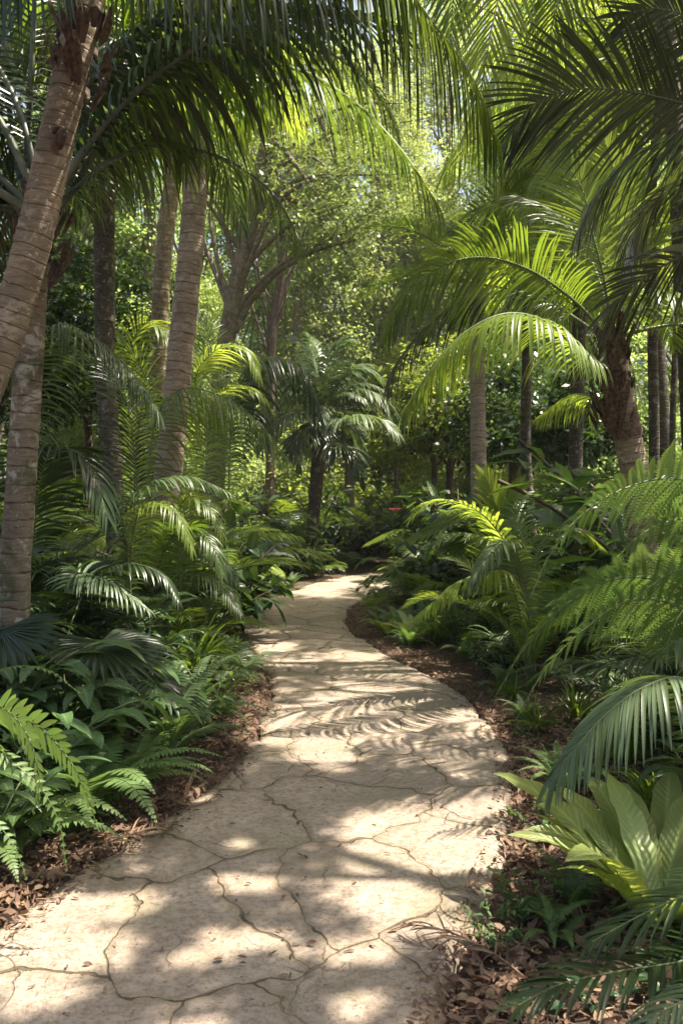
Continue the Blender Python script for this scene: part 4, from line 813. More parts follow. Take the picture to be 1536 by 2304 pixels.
# big soft fronds, left foreground
base = G(-140, 1960); root = thing('tree_fern', 'large pale fern with wide wavy fronds draped in from the left edge', 'tree fern', base)
for k, pts in enumerate([[(-60, 1640, 3.3), (60, 1620, 3.2), (150, 1700, 3.1), (200, 1800, 3.05), (215, 1850, 3.05)], [(-100, 1660, 3.2), (-10, 1590, 3.1), (60, 1650, 3.), (90, 1760, 2.95), (75, 1830, 2.95)], [(-80, 1600, 3.5), (0, 1510, 3.6), (100, 1505, 3.6), (180, 1560, 3.6)], [(-60, 1700, 3.1), (60, 1740, 3.), (130, 1840, 3.), (150, 1960, 3.)], [(-120, 1800, 3.), (-40, 1820, 2.9), (30, 1900, 2.85), (60, 1980, 2.85)]]):
    m = MB(); C = spline([base + [0, 0, .03]] + [P(*p) for p in pts], 30)
    if k < 2: frond(m, C, n=38, s0=.22, LL=.21, LW=.050, a0=76, a1=38, vee=0, droop=.35, lp='fern', prof='lance', S=6, across=2, fold=.08, rr=.005, jit=.03, ltwist=.2, r=np.random.default_rng(k), side=np.array([.65, -.45, .6]))
    else: frond(m, C, n=44, s0=.2, LL=.10, LW=.024, a0=84, a1=50, vee=-4, droop=.3, lp='fern', prof='fern', S=3, jit=.04, r=np.random.default_rng(k), rr=.005)
    part('frond', m, [M['fern'], M['stem']], root, base)
# --- right bank: the two big lacy tree ferns
def tree_fern_hero(label, base, fr, seed, leaf='fern'):
    base = base.copy(); base[2] = gz1(base[0], base[1]); root = thing('tree_fern', label, 'tree fern', base, 'lacy tree ferns on the right bank')
    for k, (pts, LL) in enumerate(fr):
        r = np.random.default_rng(seed + k); m = MB(); b = base + [(r.random() - .5) * .15, (r.random() - .5) * .15, .02]
        C = spline([b] + [P(*p) for p in pts], 36); fern2(m, C, n=33, s0=.32, LL=LL * 1.08, a0=80, a1=42, droop=.9, r=r, rr=.007, vee=-4, side=np.array([.15, -.55, .8]), tp=PT_HI)
        part('frond', m, [M[leaf], M['stem']], root, base)
tree_fern_hero('lacy tree fern with a wide sunlit frond sweeping down from the right edge', np.array([2.35, 4.9, 0]), [([(1600, 1150, 4.7), (1520, 1078, 4.5), (1400, 1100, 4.3), (1300, 1165, 4.2), (1235, 1250, 4.1), (1192, 1345, 4.05)], .42), ([(1650, 1150, 4.9), (1600, 1060, 4.9), (1480, 1060, 4.9), (1380, 1110, 4.9)], .36), ([(1640, 1250, 4.6), (1560, 1170, 4.5), (1460, 1190, 4.4), (1380, 1260, 4.3)], .34),
   ([(1700, 1150, 4.5), (1680, 1090, 4.3), (1600, 1130, 4.1), (1530, 1220, 4.)], .34), ([(1600, 1250, 5.), (1530, 1200, 5.2), (1430, 1220, 5.3), (1350, 1290, 5.4)], .3)], 40)
tree_fern_hero('lacy tree fern leaning low over the soil strip with its tip near the path', np.array([1.95, 3.9, 0]), [([(1640, 1480, 3.8), (1540, 1330, 3.75), (1400, 1300, 3.7), (1280, 1355, 3.65), (1185, 1450, 3.6), (1112, 1570, 3.6)], .34), ([(1620, 1480, 3.7), (1530, 1370, 3.6), (1420, 1350, 3.5), (1320, 1410, 3.4), (1230, 1500, 3.35), (1160, 1620, 3.35)], .28), ([(1660, 1430, 3.7), (1620, 1290, 3.6), (1530, 1280, 3.5), (1440, 1340, 3.4), (1400, 1430, 3.35)], .26),
   ([(1700, 1420, 3.6), (1680, 1310, 3.4), (1600, 1310, 3.3), (1530, 1380, 3.2), (1500, 1450, 3.2)], .24), ([(1620, 1420, 4.), (1560, 1310, 4.1), (1470, 1290, 4.2), (1350, 1310, 4.3), (1270, 1360, 4.3)], .26), ([(1600, 1500, 3.9), (1530, 1400, 4.), (1420, 1390, 4.), (1330, 1450, 4.)], .24)], 60)
pp('birds_nest_fern', 1490, 2120, 1.25, 'broad_pale', 'pale green strap leaved rosette beside the path on the near right', seed=21, n=36)
pp('birds_nest_fern', 1620, 1830, 1.0, 'broad', 'darker strap leaved rosette just behind the pale rosette at the right edge', seed=22, n=18)
pp('leafy_shrub', 1120, 1530, .55, 'broad_dark', 'small dark bush on the mulch left of the low lacy fern', seed=23)
pp('leafy_shrub', 1260, 1760, .35, 'broad', 'tiny green sprout under the hanging grey green palm frond', seed=24, n=6)
pp('strap_grass', 1430, 1700, .9, 'grassy', 'loose grass tuft in the shade under the lacy ferns', seed=25)
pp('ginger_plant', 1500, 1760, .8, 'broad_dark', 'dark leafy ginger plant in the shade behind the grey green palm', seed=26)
pp('leafy_shrub', 1110, 2150, .22, 'fern_blue', 'very small blue green seedling in the mulch near the path edge, lower right', seed=27, n=7)
pp('leafy_shrub', 1180, 2090, .24, 'broad', 'small seedling in the mulch under the pale strap leaves', seed=28, n=7)
pp('sword_fern', 1050, 1492, .7, 'fern', 'small fern on the mulch strip where the path widens on the right', seed=31)
pp('sword_fern', 1130, 1560, .75, 'fern_blue', 'soft small fern on the right mulch strip near the dark bush', seed=32)
pp('strap_grass', 1200, 1650, .55, 'grassy', 'small grass tuft on the right mulch strip under the lacy frond tip', seed=33)
pp('sword_fern', 1270, 1790, .7, 'fern', 'small fern under the hanging grey green frond', seed=34)
pp('leafy_shrub', 1230, 1880, .3, 'broad_mid', 'little leafy seedling left of the pale rosette', seed=35, n=8)
for k, (px, py, az, L, lb) in enumerate([(150, 1960, .5, .55, 'dry brown frond lying on the soil under the nearest left ferns'), (1190, 2240, 2.2, .5, 'dry brown frond lying on the mulch in front of the dark teal palm'), (1120, 1640, -1., .6, 'dry brown frond lying on the mulch beside the low lacy fern')]):
    b = G(px, py); b[2] = gz1(b[0], b[1]) + .03; rt = thing('fallen_frond', lb, 'dead frond', b, rz=az)
    m = MB(); r = np.random.default_rng(k); frond(m, arch(L, 14, 26, 16, bend=.5), n=16, s0=.25, LL=.16, LW=.016, a0=50, a1=18, vee=5, droop=.7, S=4, r=r, rr=.006, jit=.25, ltwist=3.)
    link('leaflets', m.mesh('leaflets', [M['dry'], M['fibre']]), rt)
pp('sword_fern', 1250, 2120, .45, 'fern', 'baby fern in the mulch between the pale rosette and the dark teal palm', seed=29, n=9)
# --- right bank, middle distance
for (kd, x, y, s, lf, lb) in [
 ('sword_fern', 960, 1432, .8, 'fern_blue', 'low grey green fern at the inner corner of the path bend'),
 ('sword_fern', 850, 1412, .75, 'fern', 'small fern touching the path at the inside of the bend'),
 ('sword_fern', 1060, 1440, .8, 'fern', 'low fern between the path bend and the glowing cycad palm'),
 ('birds_nest_fern', 930, 1450, .6, 'broad_pale', 'small pale strap leaved plant by the inner bend'),
 ('strap_grass', 1170, 1450, 1., 'grassy', 'upright grassy clump at the foot of the glowing cycad palm'),
 ('small_palm', 900, 1385, .55, 'palm_blue', 'small silvery palm on the inner side of the path bend'),
 ('small_palm', 1010, 1385, .6, 'palm_blue', 'small silvery palm left of the glowing cycad palm'),
 ('split_leaf_plant', 870, 1365, .7, 'fern_blue', 'split leaf plant with grey green leaves at the narrowest point of the path'),
 ('small_palm', 930, 1330, .6, 'palm_lime', 'light green small palm behind the split leaf plant at the bend'),
 ('small_palm', 1030, 1330, .75, 'palm', 'mid green small palm behind the silvery palms on the right bank'),
 ('split_leaf_plant', 960, 1310, .9, 'fern_blue', 'pale split leaf plant beyond the bend on the right'),
 ('sword_fern', 940, 1308, 1., 'fern_lime', 'pale fern where the path disappears behind the right bank'),
 ('small_palm', 1000, 1295, 1.0, 'fern_blue', 'blue green palm farther along the right bank'),
 ('ginger_plant', 1090, 1340, .9, 'broad', 'leafy ginger plant left behind the glowing cycad palm'),
 ('small_palm', 1290, 1370, .9, 'palm', 'mid green palm between the cycad palm and the lacy fern'),
 ('small_palm', 1300, 1290, 1.0, 'palm_blue', 'grey green palm in front of the shaggy trunk'),
 ('small_palm', 1210, 1290, .95, 'palm_lime', 'yellow green palm in front of the slim brown trunk'),
 ('leafy_shrub', 1240, 1410, .6, 'broad_dark', 'dark leafy bush under the upper lacy fern'),
 ('split_leaf_plant', 1400, 1440, 1., 'broad', 'split leaf plant in the deep shade below the upper lacy fern'),
 ('tree_fern', 1420, 1400, .8, 'fern', 'smaller lacy fern in shade between the two big ones')]:
    pp(kd, x, y, s * (1.35 if x >= 930 else 1.), lf, lb, seed=int(x + y), n=(12 if kd == 'sword_fern' else None))
for (kd, x, Y, s, lf, lb) in [
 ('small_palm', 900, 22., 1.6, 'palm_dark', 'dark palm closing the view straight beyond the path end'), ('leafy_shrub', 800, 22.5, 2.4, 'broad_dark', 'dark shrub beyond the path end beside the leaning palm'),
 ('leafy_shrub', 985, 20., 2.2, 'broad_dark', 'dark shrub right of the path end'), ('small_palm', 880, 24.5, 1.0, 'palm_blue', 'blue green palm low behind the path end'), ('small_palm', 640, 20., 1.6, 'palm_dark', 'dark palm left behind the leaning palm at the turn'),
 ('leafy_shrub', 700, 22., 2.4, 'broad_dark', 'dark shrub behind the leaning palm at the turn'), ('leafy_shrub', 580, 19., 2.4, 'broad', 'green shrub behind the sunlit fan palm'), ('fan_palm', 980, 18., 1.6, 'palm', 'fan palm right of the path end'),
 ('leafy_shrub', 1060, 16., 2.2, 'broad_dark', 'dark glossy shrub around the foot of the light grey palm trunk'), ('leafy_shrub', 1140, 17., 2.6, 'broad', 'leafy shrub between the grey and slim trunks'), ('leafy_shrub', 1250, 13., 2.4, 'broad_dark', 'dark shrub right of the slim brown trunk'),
 ('small_palm', 850, 25., 2.4, 'palm_lime', 'bright palm far beyond the path end'), ('small_palm', 760, 24., 2.2, 'palm', 'green palm behind the leaning palm crown'), ('leafy_shrub', 900, 26., 3., 'broad', 'tall leafy shrub in the glade beyond the path')]:
    plant(kd, (x - CX) / F * Y, Y, s, lf, lb, seed=int(x), parts=False)
for (kd, x, y, s, lf, lb) in [
 ('sword_fern', 870, 1432, .9, 'fern_lime', 'pale fern lying over the inner path edge'), ('small_palm', 1080, 1410, .8, 'palm', 'green small palm below the glowing frond'), ('strap_grass', 990, 1452, .9, 'grassy', 'grass clump at the mulch of the inner bend'), ('sword_fern', 1150, 1470, 1.2, 'fern_blue', 'soft fern on the mulch below the cycad like palm'), ('leafy_shrub', 1040, 1470, .5, 'broad', 'small leafy bush at the mulch right of the inner bend'),
 ('sword_fern', 900, 1420, 1.0, 'fern', 'green fern over the mulch at the inner bend'), ('sword_fern', 1010, 1425, 1.1, 'fern_blue', 'soft grey fern right of the inner bend'), ('sword_fern', 1110, 1425, 1.1, 'fern', 'fern under the cycad like palm'),
 ('small_palm', 960, 1400, .7, 'palm', 'green small palm above the inner bend'), ('small_palm', 840, 1388, .5, 'palm_lime', 'light small palm leaning over the path at the inner bend'), ('split_leaf_plant', 930, 1360, .8, 'broad', 'green split leaf plant in the middle of the inner bend'),
 ('split_leaf_plant', 1060, 1375, .9, 'broad', 'green split leaf plant left of the cycad like palm'), ('ginger_plant', 940, 1345, .7, 'broad', 'leafy ginger at the narrow part of the path'), ('ginger_plant', 1000, 1350, .9, 'broad', 'leafy ginger amid the silvery palms'),
 ('small_palm', 925, 1348, .6, 'palm_blue', 'silvery palm low behind the narrowing of the path'), ('sword_fern', 1190, 1420, 1.1, 'fern', 'fern at the right foot of the cycad like palm'), ('tree_fern', 1230, 1370, .7, 'fern_blue', 'grey lacy fern right of the cycad like palm'),
 ('small_palm', 935, 1325, .7, 'palm', 'green palm leaning over the far bend'), ('fan_palm', 950, 1340, .8, 'palm_blue', 'grey green fan palm at the inner bend')]:
    pp(kd, x, y, s * (1.35 if x >= 930 else 1.), lf, lb, seed=int(x * 2 + y))
# --- left bank, middle distance
for (kd, x, y, s, lf, lb) in [
 ('fan_palm', 565, 1330, 1.0, 'palm_lime', 'yellow green fan palm catching the sun in the middle of the left bank'),
 ('fan_palm', 500, 1325, .9, 'palm_lime', 'smaller fan palm just left of the sunlit fan palm'),
 ('tree_fern', 600, 1345, .62, 'fern_lime', 'pale yellowish lacy fern mound beside the path on the left'),
 ('tree_fern', 555, 1350, .55, 'fern_lime', 'second pale lacy fern mound just left of the first'),
 ('strap_grass', 645, 1300, 1.5, 'fern_blue', 'blue green strap leaved clump behind the pale fern mound'),
 ('sword_fern', 655, 1325, .9, 'fern_blue', 'low grey fern at the path edge past the pale fern mound'),
 ('ginger_plant', 740, 1292, 1.1, 'broad_dark', 'dark broad leaved plant at the foot of the leaning palm by the turn'),
 ('small_palm', 770, 1288, .8, 'palm_blue', 'small striped palm right of the leaning palm at the turn'),
 ('sword_fern', 790, 1285, 1., 'fern_blue', 'low fern row end where the path turns away'),
 ('ginger_plant', 690, 1303, 1.1, 'broad', 'green ginger plant in front of the leaning palm foot'), ('small_palm', 720, 1301, .7, 'palm', 'low green palm at the path edge by the leaning palm'), ('leafy_shrub', 655, 1306, 1.3, 'broad_dark', 'dark bush left of the leaning palm foot'),
 ('strap_grass', 700, 1300, 1.2, 'grassy', 'strap grass tuft below the leaning palm trunk'),
 ('ginger_plant', 490, 1405, .9, 'broad', 'ginger plant with pointed leaves at the left path edge before the bend'),
 ('small_palm', 440, 1400, .6, 'palm_blue', 'small silvery palm left of the bend'),
 ('sword_fern', 520, 1395, .8, 'fern', 'fern spilling toward the path before the bend'),
 ('sword_fern', 470, 1450, .8, 'fern_lime', 'sunlit pale fern at the outer path edge'),
 ('strap_grass', 500, 1440, 1.0, 'grassy', 'bright grass clump hanging over the outer path edge'),
 ('ginger_plant', 380, 1460, .9, 'broad', 'ginger plant behind the big strap grass clump'),
 ('small_palm', 300, 1450, .7, 'palm_dark', 'small dark palm behind the ginger plants'),
 ('sword_fern', 350, 1430, .9, 'fern', 'fern in the middle of the left bank behind the strap grass'),
 ('split_leaf_plant', 240, 1450, .8, 'broad_dark', 'split leaf plant right of the lichen covered trunk'),
 ('strap_grass', 300, 1370, 1.1, 'grassy', 'grass tuft under the dark trunk'),
 ('leafy_shrub', 500, 1290, 1.8, 'broad_dark', 'glossy dark shrub with broad leaves right of the ringed grey palm'),
 ('leafy_shrub', 440, 1290, 1.8, 'broad_dark', 'glossy dark shrub just behind the ringed grey palm'),
 ('small_palm', 560, 1370, .6, 'palm_blue', 'tiny palm at the path edge below the fan palm')]:
    pp(kd, x, y, s, lf, lb, seed=int(x + y) + 7)
pp('leafy_shrub', 470, 1250, 2.2, 'broad_dark', 'tall glossy shrub whose leaves shine behind the ringed grey palm', seed=55, Y=10.)

# --- scattered filling, told apart by kind, bank and order of distance
ORD = ['nearest', 'second nearest', 'third nearest', 'fourth nearest', 'fifth nearest', 'sixth nearest', 'seventh nearest', 'eighth nearest', 'ninth nearest', 'tenth nearest']
def ordn(i): return ORD[i] if i < 10 else f'{i + 1}th nearest'
DESC = {('sword_fern', 'fern'): 'mid green low fern', ('sword_fern', 'fern_blue'): 'grey green low fern', ('small_palm', 'palm'): 'mid green bushy palm', ('small_palm', 'palm_dark'): 'dark bushy palm', ('small_palm', 'palm_lime'): 'yellow green bushy palm', ('small_palm', 'palm_blue'): 'blue green bushy palm',
 ('leafy_shrub', 'broad_dark'): 'dark glossy shrub', ('leafy_shrub', 'broad'): 'green leafy shrub', ('ginger_plant', 'broad'): 'broad leaved ginger', ('split_leaf_plant', 'broad'): 'split leaf plant', ('tree_fern', 'fern'): 'tall lacy fern', ('fan_palm', 'palm'): 'green fan palm', ('strap_grass', 'grassy'): 'strap grass clump', ('fan_palm', 'palm_dark'): 'dark fan palm'}
def scatter(n, ylo, yhi, dlo, dhi, choices, mind, seed, where, parts=False, xr=None):
    r = np.random.default_rng(seed); got = []; tries = 0
    while len(got) < n and tries < 9000:
        tries += 1; y = ylo * (yhi / ylo) ** r.random(); x = (r.random() * 2 - 1) * (.46 * y + 1.2)
        if xr and not (xr[0] < x < xr[1]): continue
        d, sd = pdist(np.array([[x, y]])); d = d[0]
        if not (dlo < d < dhi): continue
        if any((x - a) ** 2 + (y - b) ** 2 < (mind * (.6 + .05 * y)) ** 2 for a, b, *_ in got): continue
        kd, lf, s0, s1 = choices[int(r.random() * len(choices))]
        got.append((x, y, kd, lf, s0 + (s1 - s0) * r.random(), 'left' if sd[0] < 0 else 'right'))
    cnt = {}
    for i, (x, y, kd, lf, s, side) in enumerate(sorted(got, key=lambda t: t[1])):
        key = (kd, lf, side); k = cnt.get(key, 0); cnt[key] = k + 1
        near = y < (9 if parts else 7)
        plant(kd, x, y, s, lf, f'{DESC[(kd, lf)]} {where}, {side} bank, {ordn(k)}', group=f'{DESC[(kd, lf)]}s {where} on the {side} bank', seed=i + seed, parts=near)
scatter(46, 3.2, 16, .25, 1.5, [('sword_fern', 'fern', .5, .9), ('sword_fern', 'fern_blue', .5, .9), ('small_palm', 'palm_blue', .4, .6), ('strap_grass', 'grassy', .5, .9), ('ginger_plant', 'broad', .5, .8)], .42, 3, 'close to the path edge', True)
scatter(64, 4.5, 18, 1.3, 4.5, [('small_palm', 'palm', .8, 1.4), ('small_palm', 'palm_dark', .8, 1.5), ('tree_fern', 'fern', .8, 1.1), ('split_leaf_plant', 'broad', .9, 1.5), ('leafy_shrub', 'broad_dark', 1., 1.6), ('small_palm', 'palm_lime', .8, 1.3), ('fan_palm', 'palm_dark', .9, 1.4)], .62, 4, 'a few steps behind the path')
scatter(60, 8, 26, 2.5, 14, [('small_palm', 'palm', 1.4, 2.4), ('small_palm', 'palm_dark', 1.4, 2.6), ('leafy_shrub', 'broad', 2., 3.2), ('fan_palm', 'palm', 1.4, 2.2), ('small_palm', 'palm_lime', 1.3, 2.2), ('leafy_shrub', 'broad_dark', 1.8, 3.)], .85, 5, 'deep in the garden')
# pink bloom by the bend
rt = thing('pink_flower', 'small pink bloom on a thin stalk at the far end of the right bank', 'flower', (P(885, 1250, 15)[0], 15, 0))
m = MB(); tube(m, np.array([[0, 0, 0], [0, 0, .8], [0.02, 0, 1.2]]), .01, 5); o = link('stalk', m.mesh('stalk', [M['stem']]), rt)
m = MB(); az = np.linspace(0, 6.28, 9)[:8]; ribbons(m, np.tile([0.02, 0, 1.5], (8, 1)), np.stack([np.cos(az), np.sin(az), .9 + 0 * az], 1), np.stack([-np.cos(az), -np.sin(az), 1 + 0 * az], 1), .17, .08, .8, S=5, prof='broad'); link('petals', m.mesh('petals', [M['flower']]), rt)

# ================================================================== BROADLEAF TREES
def leaf_cloud(m, blobs, size, per, seed, aspect=.5, flat=.45, mat=0, gaps=None):
    """blobs: (centre, (rx,ry,rz), n clumps); leaves gather in clumps on twigs spread through each blob"""
    r = np.random.default_rng(seed); cs = []
    for c, rad, nc in blobs:
        u = nrm(r.normal(size=(nc, 3))) * (r.random((nc, 1)) ** .42); cc = np.asarray(c) + u * np.asarray(rad); cs.append(cc)
        k = nc * per; idx = np.repeat(np.arange(nc), per); sp = (.10 + .16 * r.random(nc)) * np.mean(rad) * .9
        q = cc[idx] + r.normal(size=(k, 3)) * sp[idx][:, None] * np.array([1.1, 1.1, .55])
        if gaps is not None:       # leaves cleared along sun rays, shaping the dapples below
            keep = np.ones(k, bool)
            for t, rad in OPEN: keep &= np.linalg.norm(np.cross(q + gaps - t, SUNV), axis=1) > rad * .58 * (.8 + .4 * r.random(k))
            for t, rad in HOLES: keep &= np.linalg.norm(np.cross(q + gaps - t, SUNV), axis=1) > rad
            q = q[keep]; idx = idx[keep]; k = len(q)
        D = r.normal(size=(k, 3)) * [1, 1, .5] + u[idx] * .6 - [0, 0, .35]; Nn = r.normal(size=(k, 3)) * flat + [0, 0, 1.]
        L = size * (.7 + .6 * r.random(k)); D = nrm(D); Nn = nrm(Nn - (Nn * D).sum(1, keepdims=True) * D); S = np.cross(D, Nn)
        w = (L * aspect / 2)[:, None]; Lc = L[:, None]
        V = np.stack([q, q + D * Lc * .45 - S * w, q + D * Lc - Nn * Lc * .12, q + D * Lc * .45 + S * w], 1)
        a = np.zeros((k, 4, 3)); a[:, :, 1] = .6; a[..., 2] = r.random(k)[:, None] * .5 + r.random(nc)[idx][:, None] * .5
        m.add(V.reshape(-1, 3), np.arange(k * 4).reshape(-1, 4), a.reshape(-1, 3), mat)
    return np.vstack(cs)
def limbs(m, start, targets, r0, seed, sag=.12):
    r = np.random.default_rng(seed)
    for t in targets:
        t = np.asarray(t, float); mid = (start + t) / 2 + (r.random(3) - .5) * np.linalg.norm(t - start) * .28 + [0, 0, np.linalg.norm(t - start) * sag]
        C = spline([start, mid, t], 16); tube(m, C, np.linspace(r0, r0 * .15, 16), 6)
def tree(name, label, base, trunk_pts, r0, r1, blobs, size, per, leaf, seed, group=None, bark='bark_tree', nl=14, hero_limbs=(), sides=14, share=None, rz=0, sc=1, aspect=.5):
    base = np.asarray(base, float)
    root = thing(name, label, 'tree', base, group, rz, sc)
    if share and share in LIBM: mt, mc = LIBM[share]
    else:
        m = MB(); pts = np.asarray(trunk_pts, float) - base
        C = spline(pts, 60); tube(m, C, np.linspace(r0, r1, 60) * (1 + .5 * np.exp(-np.linspace(0, clen(pts), 60) / .4)), sides, disp=lambda n, k: 1 + .12 * (vnoise(np.arange(n)[:, None] * .25 * np.ones(k), np.arange(k)[None] * .7 * np.ones((n, 1)), 1, seed) - .5))
        for hl, ra, rb in hero_limbs:
            c = spline(np.asarray(hl) - base, 24); tube(m, c, np.linspace(ra, rb, 24), 10)
        k = MB(); bl = [(np.asarray(c) - base, rd, n) for c, rd, n in blobs]; cs = leaf_cloud(k, bl, size, per, seed, aspect, gaps=base if name == 'shade_tree' else None)
        rr = np.random.default_rng(seed); tg = cs[rr.choice(len(cs), min(nl, len(cs)), replace=False)]
        for t in tg:
            s = C[int(rr.integers(30, 59))]; limbs(m, s, [t], r1 * .5, seed + int(rr.integers(999)))
        mt = m.mesh('trunk', [M[bark]]); mc = k.mesh('crown', [M[leaf]])
        if share: LIBM[share] = (mt, mc)
    link('trunk', mt, root); link('crown', mc, root); return root
# forked tree in the middle distance
B = P(470, 1220, 20.); B[2] = 0
tree('broadleaf_tree', 'old forked tree with patchy bark and thick side limb behind the ringed palm', B, [B, P(498, 860, 20), P(518, 720, 20), P(540, 610, 20), P(572, 470, 20), P(600, 330, 20), P(640, 150, 20)], .27, .16,
     [(P(760, 520, 19), (1.5, 1.5, .9), 42), (P(700, 380, 19.5), (1.8, 1.6, 1.0), 44), (P(600, 250, 20), (2.2, 2, 1.2), 40), (P(850, 430, 19), (1.2, 1.3, .9), 26), (P(450, 420, 21), (1.6, 1.6, 1.), 26), (P(780, 620, 19.3), (.9, 1., .5), 14), (P(800, 250, 20), (2., 2, 1.2), 30)], .12, 56, 'crown_grey', 61,
     hero_limbs=[([P(528, 745, 20), P(552, 690, 20), P(590, 645, 19.9), P(632, 605, 19.8), P(720, 560, 19.5), P(800, 540, 19)], .12, .03), ([P(524, 690, 20), P(505, 640, 20.1), P(488, 580, 20.2), P(470, 480, 20.5)], .08, .03), ([P(560, 500, 20), P(640, 420, 19.8), P(740, 390, 19.5)], .08, .02)], nl=20)
B = P(606, 1220, 25.); B[2] = 0
tree('broadleaf_tree', 'slim dark tree stem with a thin side branch right of the forked tree', B, [B, P(610, 800, 25), P(618, 700, 25), P(634, 600, 25), P(640, 480, 25)], .15, .10,
     [(P(680, 330, 25), (2., 2., 1.5), 60), (P(560, 400, 26), (1.6, 1.6, 1.2), 36)], .14, 60, 'crown', 62, bark='bark_twig', hero_limbs=[([P(618, 740, 25), P(640, 680, 25), P(650, 620, 25), P(690, 560, 25)], .04, .012)], nl=10)
for (x, Y, w, lb, sd) in [(965, 21, .10, 'thin dark sapling left of the leafy clump on the right bank', 63), (1000, 22, .14, 'twin stemmed small tree in front of the bright glade', 64), (1290, 17, .09, 'small tree with curved pale stem behind the shaggy palm', 65), (880, 26, .1, 'small leafy tree beyond the end of the path', 66), (1140, 19, .12, 'leafy small tree between the grey trunk and the slim trunk', 67)]:
    B = P(x, 1200, Y); B[2] = 0
    tree('small_tree', lb, B, [B, P(x + 12, 1060, Y), P(x - 8, 980, Y), P(x + 14, 900, Y)], w, w * .5, [(P(x, 920, Y), (1.3, 1.3, .9), 40), (P(x + 70, 980, Y), (1., 1.1, .6), 24), (P(x - 60, 990, Y), (1., 1.1, .6), 24), (P(x + 20, 820, Y), (1.1, 1.1, .8), 24)], .16, 46, 'broad_dark' if sd in (65, 67, 64) else 'crown', sd, bark='bark_twig', nl=9)

for (x, Y, lb, sd) in [(190, 13.5, 'dark leafy small tree filling the shade between the left trunks', 71), (40, 12., 'dark leafy small tree behind the lichen covered trunk', 72), (300, 17., 'dark leafy small tree behind the dark straight trunk', 73)]:  # added; dark leaves stand for the deeper shade behind the left trunks
    B = P(x, 1200, Y); B[2] = 0
    tree('small_tree', lb, B, [B, P(x + 10, 1000, Y), P(x - 12, 850, Y), P(x + 8, 720, Y)], .09, .04, [(P(x, 760, Y), (1., 1., .9), 34), (P(x + 60, 880, Y), (.9, 1., .7), 24), (P(x - 60, 860, Y), (.9, 1., .7), 24), (P(x, 640, Y), (.9, .9, .8), 24)], .14, 44, 'broad_dark', sd, bark='bark_twig', nl=9)
# trees of the far woodland, three builds shared
def far_blobs(sd, H):
    r = np.random.default_rng(sd); out = []
    for k in range(11):
        z = 1.5 + (H - 3) * k / 10; w = 3.6 * (1 - .35 * abs(k / 10 - .5)); out.append((np.array([(r.random() - .5) * 4.2, (r.random() - .5) * 3, z]), (w * .75, w * .7, 1.7), 50))
    return out
FAR = [(-17, 30, 0), (-11, 33, 1), (-6.5, 37, 2), (-2., 43, 0), (3.2, 41, 1), (7.5, 36, 2), (12, 33, 0), (17, 29, 1), (-22, 40, 2), (-14, 45, 0), (-8, 50, 1), (1, 54, 2), (9, 48, 0), (16, 44, 1), (23, 38, 2), (-13.5, 24, 1), (14, 23, 2), (4.5, 30, 1), (-4.8, 29, 2), (-1.5, 33, 0), (1.5, 35, 2), (-9, 28, 0), (8.5, 28, 0), (-3.2, 38, 1), (5.8, 46, 2), (7.2, 27, 2), (-6, 25.5, 0), (2.8, 36, 0)]
FAR.sort(key=lambda t: t[1])
FW = ['left end', 'left', 'centre left', 'centre', 'centre right', 'right', 'right end']
fl = {}
for i, (x, y, k) in enumerate(FAR):
    H = [19, 17, 21][k]; lf = ['crown_lime', 'crown', 'crown_lime'][k]
    wz = FW[int(np.clip((x / y + .45) / .9 * 7, 0, 6))]; key = wz; fl[key] = fl.get(key, 0) + 1
    hz = 1.4 if y == 46 else 1. if y < 27 or not (y < 31 and abs(x) < 6) else .45
    B = np.array([0., 0, 0])
    root = tree('woodland_tree', '%s tree of the far woodland, %s of the view, %s there' % (['yellow green', 'mid green', 'tall yellow green'][k], wz, ORD[fl[key] - 1]), B, [(0, 0, 0), (.2, 0, 4), (-.2, .2, 9), (0, 0, H * .8)], .3, .12, far_blobs(80 + k, H), .16, 84, lf, 80 + k, 'trees of the far woodland', nl=18, share=('far', k))
    root.location = (x, y, -.1); root.rotation_euler = (0, 0, i * 1.7); root.scale = (hz, hz, hz)
# far undergrowth that closes the view low down
m = MB(); r_ = np.random.default_rng(9); bl = []
for k in range(150):
    x = (r_.random() * 2 - 1) * 24; y = 27 + 26 * r_.random(); bl.append((np.array([x, y, .4 + (1 + (y - 24) * .16) * r_.random()]), (1.8, 1.8, 1.2), 16))
leaf_cloud(m, bl, .20, 46, 19, .5)
tag(link('far_undergrowth', m.mesh('far_undergrowth', [M['crown']])), kind='stuff', label='mass of leafy undergrowth beneath the far woodland trees')
# low creeping plants
m = MB(); r_ = np.random.default_rng(10); n = 15000; yy = 2.6 * 7 ** r_.random(n); xx = (r_.random(n) * 2 - 1) * (.46 * yy + 1); d, _ = pdist(np.stack([xx, yy], 1)); cl = vnoise(xx, yy, 1.6, 12); k = (d > .10) & (cl > .66 - .28 * np.clip(d - .35, 0, 1.4)); xx, yy = xx[k], yy[k]; q = len(xx)
az = r_.random(q) * 6.28
ribbons(m, np.stack([xx, yy, gz(xx, yy) + .02 + .07 * r_.random(q)], 1), np.stack([np.cos(az), np.sin(az), .3 + 0 * az], 1), np.tile([0, 0, 1.], (q, 1)) + (r_.random((q, 3)) - .5) * .6, .035 + .05 * r_.random(q), .022 + .02 * r_.random(q), .6, S=3, fold=.15, prof='broad', r=r_)
tag(link('ground_cover', m.mesh('ground_cover', [M['broad_dark']])), kind='stuff', label='small leaved creeping ground cover on the mulch')

